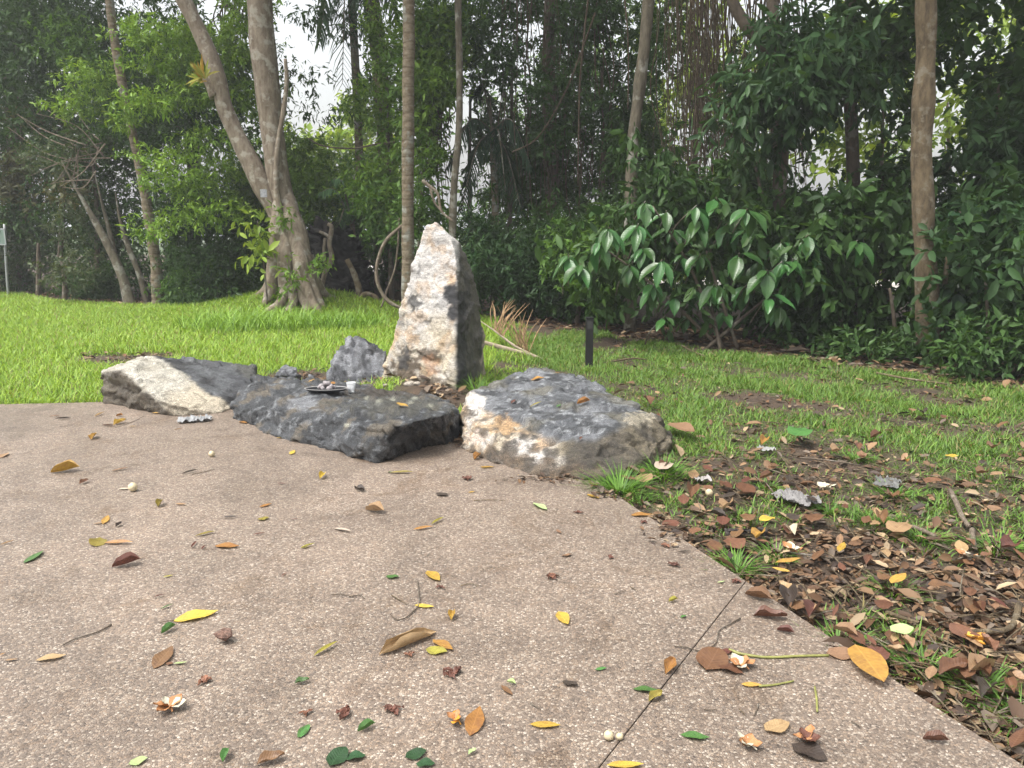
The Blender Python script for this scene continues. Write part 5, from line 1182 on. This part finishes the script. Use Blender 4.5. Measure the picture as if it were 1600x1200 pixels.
# ------------------------------------------------------------------ wilted and fresh flowers
def crumple(name, mat, c, w, h, amp, seed, nx_=12, ny_=10, f=3.0, lift=.02, rot=0.0, parent=None, fold=.0):
    q = Vector((seed * 3.1, seed * 1.7, 0)); V = []
    for i in range(nx_ + 1):
        for j in range(ny_ + 1):
            u, v_ = i / nx_ - .5, j / ny_ - .5
            p = Vector((u * 4 * f / 3, v_ * 4 * f / 3, 0)) + q
            z = abs(noise.fractal(p * 1.5, .8, 2.2, 3)) * amp + amp * fold * math.sin(u * 22 + 5 * noise.noise(p))
            x = u * w * (1 + .25 * noise.noise(p * 1.3)) ; y = v_ * h * (1 + .35 * noise.noise(p + Vector((5, 0, 0))))
            x, y = x * math.cos(rot) - y * math.sin(rot), x * math.sin(rot) + y * math.cos(rot)
            V.append((c.x + x, c.y + y, c.z + lift * .2 + max(0, z)))
    F = [(a, a + ny_ + 1, a + ny_ + 2, a + 1) for i in range(nx_) for a in [i * (ny_ + 1) + j for j in range(ny_)]]
    me = bpy.data.meshes.new(name); me.from_pydata(V, [], F); me.polygons.foreach_set('use_smooth', np.ones(len(F), bool)); me.update()
    return link(name, me, mat, parent)
FM = dict(wilt=plain('petal_wilted', (.17, .06, .035), .6, .5, 40), rust=plain('petal_rust', (.36, .17, .07), .6, .5, 45), white=plain('petal_white', (.46, .42, .32), .55, .12, 30), yellow=plain('petal_yellow', (.6, .35, .06), .55, .3, 30), fresh=plain('petal_orange', (.55, .25, .03), .5, .3, 30))
FM['wilt'] = plain('petal_wilted', (.10, .04, .026), .65, .5, 40); FM['rust2'] = plain('petal_wilted_rust', (.15, .065, .036), .65, .5, 45)
def shrivel(name, mat, p, s, seed):
    """a shrivelled flower: a few limp, creased petals fallen together"""
    q = random.Random(seed); V, F = [], []; n_ = q.randint(4, 6); ph = q.uniform(0, 6)
    for k in range(n_):
        a = ph + k * 6.283 / n_ + q.uniform(-.5, .5); L = s * .5 * q.uniform(.55, 1.15); w = s * q.uniform(.10, .2); b0 = len(V)
        ca, sa = math.cos(a), math.sin(a); bend = q.uniform(-.8, .8)
        for i in range(6):
            t = i / 5; ww = w * math.sin(math.pi * (.12 + .8 * t)) ; an = bend * t
            for j in (-1, 0, 1):
                x, y = L * t * math.cos(an) + q.gauss(0, .03) * s, L * t * math.sin(an) + j * ww + q.gauss(0, .02) * s
                z = .003 + s * (.16 * math.sin(t * 2.6) * q.uniform(.3, 1) + .09 * abs(j) * q.uniform(-.2, 1.2))
                V.append((p.x + x * ca - y * sa, p.y + x * sa + y * ca, max(.002, z)))
        F += [(b0 + i * 3 + j, b0 + i * 3 + 3 + j, b0 + i * 3 + 4 + j, b0 + i * 3 + 1 + j) for i in range(5) for j in (0, 1)]
    me = bpy.data.meshes.new(name); me.from_pydata(V, [], F); me.update()
    return link(name, me, mat)
PET = leaf_grid('petal', .8, cup=.22, seed=30, point=.5, droop=-.12, wav=.1)
def flower(px, py, r_px, mats, label, wilt=.3, seed=0, group=None):
    q = random.Random(seed + 100); p = G(px, py); base = .003 if inside(slab_poly, p.x, p.y) else gz(p.x, p.y) + .035
    p = G(px, py, base); r_ = r_px * p.length / FPX
    o = empty('fallen_flower', p); tag(o, label, 'flower', group); ph = q.uniform(0, 6)
    for k in range(5):
        a = ph + k * 1.2566 + q.uniform(-.3, .3) * (1 + wilt)
        d = Vector((math.cos(a), math.sin(a), .12 + wilt * q.uniform(0, .6)))
        place(PET, 'petal', FM[mats[k % len(mats)]], p + Vector((0, 0, .006)), d, Vector((q.gauss(0, wilt * .45), q.gauss(0, wilt * .45), 1)), r_ * q.uniform(.85, 1.2), o)
    MB().tube([p + Vector((0, 0, .004)), p + Vector((.01, -.01, .012)), p + Vector((.02, -.025, .006))], [r_ * .14, r_ * .1, r_ * .05], 6, 3, 0).build('calyx', FM[mats[-1]], o)
for k, (x, y, r_, m_, lab, w_) in enumerate([(265, 1107, 24, ('rust', 'white', 'rust'), 'wilted brown-edged white flower alone on the lawn-side paving', .6), (1158, 1042, 22, ('rust', 'white', 'rust'), 'five-petalled orange-white wilted flower on dark leaves by the soil edge', .4), (1168, 1166, 23, ('rust', 'white'), 'curled rusty flower with white heart beside the green leaf', .7),
        (1261, 1158, 26, ('wilt', 'rust'), 'dark brown wilted flower lying on a large dark leaf', .6), (1290, 764, 15, ('white', 'white', 'white'), 'fresh white flower with yellow heart next to the rag', .35), (1512, 874, 18, ('white', 'rust'), 'cream battered flower on the litter by the sticks', .6), (1525, 1004, 20, ('fresh', 'yellow'), 'bright orange flower on litter by the grassy soil edge', .5), (1237, 862, 18, ('white', 'rust', 'straw' if False else 'rust'), 'faded cream flower in litter above the paving edge', .6), (711, 1127, 20, ('rust', 'fresh'), 'orange-brown crumpled flower beside the upright orange leaf', .8)]):
    flower(x, y, r_, m_, lab, w_, k)
for k, (x, y, r_) in enumerate([(318, 1068, 16), (733, 750, 12), (689, 919, 9), (640, 1025, 12), (863, 903, 12), (705, 1056, 22), (478, 1116, 13), (540, 1118, 26), (612, 1111, 19), (930, 760, 10), (904, 802, 8), (1006, 817, 8), (1041, 854, 9), (954, 872, 9), (1053, 885, 12), (862, 902, 12), (1150, 910, 10)]):
    p = G(x, y); s = r_ * 2 * p.length / FPX
    o = shrivel('wilted_flower', FM['wilt'] if k % 3 else FM['rust2'], p, s, k + 1)
    tag(o, ('large' if r_ > 18 else 'small' if r_ < 11 else 'medium') + ' shrivelled red-brown flower ' + spot_word(p.x, p.y), 'flower', 'shrivelled flowers on the paving')

# ------------------------------------------------------------------ nuts, twigs, sticks, bark
nutm = plain('nut_shell', (.5, .42, .27), .5, .25, 60)
for (x, y, r_, lab) in [(208, 761, 6.5, 'round pale nut on the lawn-side paving beside a straw-pale leaf'), (331, 709, 4.6, 'small round pale nut in front of the white-topped boulder'), (951, 1147, 8.6, 'larger round pale nut of a pair touching the joint line'), (968, 1149, 6.6, 'smaller round nut of a pair touching the joint line'), (1108, 763, 6, 'pale round nut in the litter by the grass tufts')]:
    p = G(x, y + r_); r = r_ * p.length / FPX; base = 0 if inside(slab_poly, p.x, p.y) else gz(p.x, p.y) + .02
    mb = MB(); mb.lathe([(0.001, 0), (r * .45, r * .06), (r * .85, r * .42), (r, r * .95), (r * .9, r * 1.45), (r * .5, r * 1.85), (r * .12, r * 1.98), (.001, r * 2.05)], 16, loc=(p.x, p.y, base))
    o = mb.build('nut', nutm); tag(o, lab, 'nut', 'fallen nuts')
p = G(350, 1003); r = 10 * p.length / FPX
def col_cone(p_, nn, px, py): return lerp3((.10, .05, .035), (.2, .12, .09), soft(nz(p_, 60), .5))
rock('seed_cone', [p + Vector((random.gauss(0, 1) * r * .6, random.gauss(0, 1) * r * .6, r + random.gauss(0, 1) * r * .5)) for _ in range(30)], col_cone, M['stone_dry'], 'round knobbly brown seed cone below the long yellow leaf', seed=90, res=.004, amp=.006, smooth=1, cat='seed cone')
def stick(name, pts, r0, r1, mat, label, cat='twig', z=.006, group=None):
    c = []
    for (x, y) in pts:
        p = G(x, y); base = z if inside(slab_poly, p.x, p.y) else gz(p.x, p.y) + .03 + z
        c.append(G(x, y, base))
    n_ = len(c)
    o = MB().tube(c, [r0 + (r1 - r0) * i / max(1, n_ - 1) for i in range(n_)], 7, 6, .12, 30).build(name, mat); tag(o, label, cat, group)
gst = plain('green_stem', (.2, .2, .06), .5, .3, 40)
stick('fallen_twig', [(174, 976), (150, 988), (118, 998), (98, 1008)], .0035, .002, M['bark_dark'], 'dark bent twig above a tan leaf on the lawn-side paving')
stick('fallen_twig', [(652, 908), (655, 942), (645, 955), (634, 965), (620, 968), (610, 960)], .0032, .002, M['bark_dark'], 'dark hooked twig by a yellow leaf on the open paving')
stick('fallen_twig', [(1157, 966), (1140, 975), (1124, 985), (1118, 1005), (1097, 1017), (1075, 1012), (1053, 1009)], .0028, .0018, M['bark_dark'], 'thin wavy dark twig crossing the joint line')
stick('leaf_stalk_twig', [(1139, 1015), (1160, 1022), (1200, 1027), (1250, 1025), (1295, 1024)], .0055, .0045, gst, 'long green-brown leaf stem running to the tan papery leaf', 'stem')
stick('leaf_stalk_twig', [(1186, 1072), (1210, 1070), (1240, 1064)], .004, .003, gst, 'short green stem of the orange-yellow leaf below the long stem', 'stem')
stick('leaf_stalk_twig', [(1273, 1073), (1276, 1092), (1277, 1112)], .004, .0035, gst, 'short upright green stem under the long green-brown one', 'stem')
for k, (a, b_, c) in enumerate([((720, 915), (735, 912), (748, 916)), ((518, 929), (535, 929), (552, 932)), ((545, 932), (562, 930), (570, 935)), ((740, 782), (765, 781), (790, 782)), ((300, 741), (320, 737), (335, 733)), ((960, 928), (970, 925), (978, 923)), ((985, 917), (990, 920), (996, 923)), ((828, 1098), (836, 1103), (843, 1106)), ((1185, 1100), (1182, 1110), (1178, 1118)), ((1155, 1108), (1160, 1112), (1164, 1117)), ((1100, 1108), (1110, 1109), (1120, 1108)), ((1330, 1127), (1338, 1131), (1345, 1136)), ((612, 930), (625, 938), (636, 944)), ((180, 668), (205, 660), (225, 650))]):
    p = G(*b_); stick('fallen_twig', [a, b_, c], .0024, .0014, M['bark_dark'] if k % 3 else M['bark_tan'], 'short broken twig ' + spot_word(p.x, p.y), group='short twigs on the paving')
stick('fallen_stick', [(1484, 767), (1494, 785), (1502, 805), (1513, 822)], .016, .012, M['twig_pale'], 'grey forked stick end standing in litter by the cream flower', 'stick')
stick('fallen_stick', [(1405, 821), (1425, 823), (1445, 830), (1462, 838)], .013, .01, M['twig_pale'], 'short grey stick lying among thin grass in the litter', 'stick')
stick('fallen_stick', [(1519, 828), (1520, 842), (1523, 858)], .015, .013, M['twig_pale'], 'stubby grey stick piece below the forked stick end', 'stick')
stick('fallen_stick', [(1592, 945), (1586, 968), (1572, 984), (1530, 987), (1489, 988)], .014, .009, M['bark_tan'], 'bent brown stick above the bright orange flower', 'stick')
stick('fallen_stick', [(1384, 956), (1410, 965), (1436, 973)], .009, .007, M['bark_tan'], 'thin tan stick in litter above the pale green leaf', 'stick')
stick('fallen_stick', [(1230, 862), (1270, 868), (1310, 872), (1350, 868)], .005, .004, M['bark_dark'], 'long thin dark stick lying beneath the small yellow leaf', 'stick')
stick('fallen_stick', [(1250, 715), (1300, 720), (1345, 727)], .007, .004, M['bark_dark'], 'thin dark stick on bare soil behind the rag', 'stick')
stick('fallen_stick', [(1195, 752), (1207, 768), (1218, 785)], .004, .003, M['twig_pale'], 'thin pale stick pointing at the rag', 'stick')
stick('fallen_stick', [(1065, 540), (1080, 548), (1100, 556)], .012, .009, M['bark_tan'], 'short stick at the foot of the glossy shrub', 'stick')
stick('fallen_stick', [(955, 565), (990, 560), (1010, 562)], .012, .008, M['bark_tan'], 'stick in the grass beyond the black bollard', 'stick')
stick('fallen_stick', [(1370, 583), (1420, 592), (1480, 600)], .014, .01, M['bark_tan'], 'long brown stick along the wood\'s foot by the dark shrubs', 'stick')
p = G(1163, 836, gz(1.4, 3.9) + .02)
def col_bark(p_, nn, px, py): return lerp3((.018, .014, .012), (.05, .04, .034), soft(nz(p_, 30), .6))
rock('bark_piece', [p + Vector((x, y, z)) for x in (-.1, .1) for y in (-.025, .03) for z in (0, .035)] + [p + Vector((.13, .03, .02)), p + Vector((0, 0, .055))], col_bark, M['stone_dry'], 'dark rotten piece of bark beside a yellow-green leaf', seed=95, res=.006, amp=.014, smooth=1, cat='bark')

# ------------------------------------------------------------------ rag, plastic, paper
ragm = plain('grey_rag', (.17, .163, .16), .9, .25, 30)
tag(crumple('rag', ragm, G(1243, 780, gz(1.64, 4.2) + .035), .16, .24, .035, 4, 40, 40, 3.0, rot=.5, fold=.3), 'crumpled grey-white rag lying in the leaf litter', 'rag')
tag(crumple('plastic_scrap', plain('grey_plastic', (.12, .12, .115), .35, .2, 20), G(1386, 757, gz(2.3, 4.4) + .03), .16, .14, .05, 7, 14, 12, 3.5, rot=1.0), 'dull grey plastic scrap half buried in litter', 'plastic scrap')
tag(crumple('paper_scrap', plain('white_paper', (.25, .25, .24), .7, .15, 30), G(1197, 703, gz(1.7, 5.2) + .04), .11, .09, .03, 9, 10, 8, 3.5), 'small white paper scrap beside the round green leaf', 'paper scrap')
tag(crumple('paper_scrap', plain('damp_paper', (.22, .225, .23), .5, .2, 25), G(305, 658, .004), .25, .11, .06, 12, 24, 12, 5.0, rot=.35), 'crushed white paper strip on paving before the white-topped boulder', 'paper scrap')
tag(crumple('paper_scrap', plain('grey_paper', (.28, .26, .25), .7, .2, 25), G(1098, 750, gz(1.2, 4.5) + .03), .1, .08, .03, 15, 10, 8, 3.5), 'small grey paper scrap behind the pale nut', 'paper scrap')

# ------------------------------------------------------------------ the offering on the flat boulder: tray, lumps, cup
h = hit(510, 611); pc = h[0] if h else P(510, 611, 6.4)
tz = pc.z + .004
tr = empty('tray', (pc.x, pc.y, tz)); tag(tr, 'shallow black tray with a white rim resting on the flat boulder', 'tray')
blk = plain('tray_black', (.012, .012, .014), .28, .2, 20, bmp=0); wh = plain('tray_rim_white', (.40, .39, .38), .4, .1, 20, bmp=0)
MB().lathe([(.001, .004), (.15, .004), (.165, .014), (.170, .014), (.15, -.002), (.001, -.002)], 32, 1, .5, (pc.x, pc.y, tz + .004)).build('dish', blk, tr)
MB().lathe([(.166, .0145), (.171, .0145), (.172, .017), (.168, .0175), (.166, .0145)], 32, 1, .5, (pc.x, pc.y, tz + .004)).build('rim', wh, tr)
lump = plain('pale_lump', (.27, .245, .25), .85, .3, 60)
q = random.Random(3)
for k in range(12):
    a = k * 2.4; rr_ = .055 * math.sqrt(k / 12) if k > 2 else .012; c = Vector((pc.x + .005 + rr_ * 1.3 * math.cos(a), pc.y + rr_ * .8 * math.sin(a), tz + .024 + (.035 if k < 3 else .012 if k < 7 else 0)))
    s = .02 * q.uniform(.8, 1.2)
    mb = MB(); mb.lathe([(.001, -s), (s * .7, -s * .7), (s, 0), (s * .75, s * .68), (.001, s)], 8, q.uniform(.85, 1.2), q.uniform(.85, 1.2), c)
    mb.v = [v_ + (v_ - c) * .25 * noise.noise(v_ * 60) for v_ in mb.v]
    tag(mb.build('pale_lump', lump), 'pale grey lump heaped with others on the tray', 'lump', 'pale lumps on the tray')
h = hit(549, 613); cc = h[0] if h else P(549, 613, 6.4)
m, n, l, b = new_mat('clear_plastic')
b.inputs['Base Color'].default_value = (.93, .94, .95, 1); b.inputs['Transmission Weight'].default_value = .62; b.inputs['Roughness'].default_value = .3; b.inputs['IOR'].default_value = 1.2
cup = empty('cup', cc); tag(cup, 'clear plastic tumbler standing beside the tray', 'cup')
MB().lathe([(.001, .002), (.026, .002), (.036, .078), (.0345, .078), (.025, .005), (.001, .005)], 24, 1, 1, cc).build('body', m, cup)
MB().lathe([(.0345, .077), (.038, .077), (.0385, .080), (.036, .082), (.0345, .080), (.0345, .077)], 24, 1, 1, cc).build('rim', plain('cup_rim', (.6, .62, .63), .25, .05, 5, bmp=0), cup)

# ------------------------------------------------------------------ dry palm frond
fm = plain('dry_frond', (.30, .19, .10), .75, .3, 20); fs = plain('dry_stalk', (.28, .225, .165), .7, .25, 14)
fr = empty('dry_palm_frond', G(842, 560, -.02)); tag(fr, 'dry brown palm frond with a split pale stalk fallen behind the standing stone', 'palm frond')
def gp(x, y, z): return G(x, y, z)
a, b_, c = G(846, 562, .0), G(805, 541, .08), G(770, 515, .22)
MB().tube([a, b_, c, G(748, 500, .3)], [.028, .022, .014, .006], 8, 6, .1, 6, 0, .5).build('stalk', fs, fr)
MB().tube([G(842, 560, .0), G(800, 548, .05), G(752, 534, .07)], [.03, .04, .03], 8, 6, .1, 6, 2, .35).build('stalk', fs, fr)
MB().tube([G(830, 562, .0), G(800, 556, .01), G(778, 549, .02)], [.012, .014, .01], 6, 6, .1, 6, 2, .5).build('stalk', fs, fr)
q = random.Random(8)
for k in range(38):
    t = k / 37; s = b_.lerp(c, t * 1.0) if t > .5 else a.lerp(b_, .45 + t)
    tipx = 752 + q.uniform(-4, 60) + (1 - t) * 44; tipy = 458 + q.uniform(0, 26) + (1 - t) * 34
    e = P(tipx, tipy, s.y + q.uniform(-.2, .5)); m_ = s.lerp(e, .5) + Vector((q.gauss(0, .02), 0, q.uniform(.0, .07)))
    MB().tube([s, m_, e], [.006, .007, .0015], 4, 5, 0, 1, 0, .35).build('leaflet', fm, fr)

# ------------------------------------------------------------------ bollard and sign
bp = G(920, 573, gz(.9, 8.8)); bp.z = gz(bp.x, bp.y)
bo = empty('bollard', bp); tag(bo, 'short square black metal bollard standing in the patchy grass', 'bollard')
bk = plain('bollard_black', (.012, .012, .013), .45, .25, 12, bmp=.05)
H_ = .56; w = .042
bm = bmesh.new(); bmesh.ops.create_cube(bm, size=1); bmesh.ops.scale(bm, vec=(w * 2, w * 2, H_ + .1), verts=bm.verts); bmesh.ops.translate(bm, vec=(bp.x, bp.y, bp.z + H_ / 2 - .05), verts=bm.verts)
bmesh.ops.bevel(bm, geom=bm.edges[:], offset=.006, segments=2, affect='EDGES'); me = bpy.data.meshes.new('post'); bm.to_mesh(me); bm.free(); link('post', me, bk, bo)
MB().box((bp.x - w - .004, bp.y - w - .004, bp.z + H_ + .001), (bp.x + w + .004, bp.y + w + .004, bp.z + H_ + .014)).build('cap', bk, bo, smooth=False)
MB().box((bp.x - w + .014, bp.y - w - .004, bp.z + H_ - .12), (bp.x + w - .014, bp.y - w - .001, bp.z + H_ - .03)).build('lens', plain('bollard_lens', (.05, .05, .05), .2, .1, 10, bmp=0), bo, smooth=False)
sx = G(13, 462); sg = empty('sign', (sx.x, sx.y, gz(sx.x, sx.y))); tag(sg, 'small pale-rimmed sign on a thin grey post at the lawn\'s far edge', 'sign')
gal = plain('sign_post_grey', (.32, .33, .33), .5, .15, 10, metallic=.3, bmp=0)
MB().tube([(sx.x, sx.y, gz(sx.x, sx.y) - .1), P(10, 420, sx.y), P(7, 350, sx.y)], [.03, .03, .03], 8, 4, 0).build('post', gal, sg)
c = P(-4, 370, sx.y - .06)
MB().box((c.x - .2, c.y - .008, c.z - .2), (c.x + .2, c.y + .008, c.z + .2)).build('plate', plain('sign_green', (.2, .27, .23), .45, .1, 5, bmp=0), sg, smooth=False)
for (x0, x1, z0, z1) in ((-.2, .2, .17, .2), (-.2, .2, -.2, -.17), (-.2, -.17, -.169, .169), (.17, .2, -.169, .169)):
    MB().box((c.x + x0, c.y - .012, c.z + z0), (c.x + x1, c.y - .009, c.z + z1)).build('border', plain('sign_white', (.34, .36, .36), .45, .05, 5, bmp=0), sg, smooth=False)

# ------------------------------------------------------------------ haze volume added to lift the shadows
m = bpy.data.materials.new('shadow_lift_haze'); m.use_nodes = True
n, l = m.node_tree.nodes, m.node_tree.links
n.clear(); out = n.new('ShaderNodeOutputMaterial'); pv = n.new('ShaderNodeVolumePrincipled')
pv.inputs['Color'].default_value = (.95, .97, 1.0, 1); pv.inputs['Density'].default_value = .0021; pv.inputs['Anisotropy'].default_value = .2
l.new(pv.outputs[0], out.inputs['Volume'])
tag(MB().box((-1800, -700, -1.3), (1800, 3200, 14.5)).build('haze', m, smooth=False), 'thin haze volume added to lift the shadows under the trees', 'haze', kind='stuff')
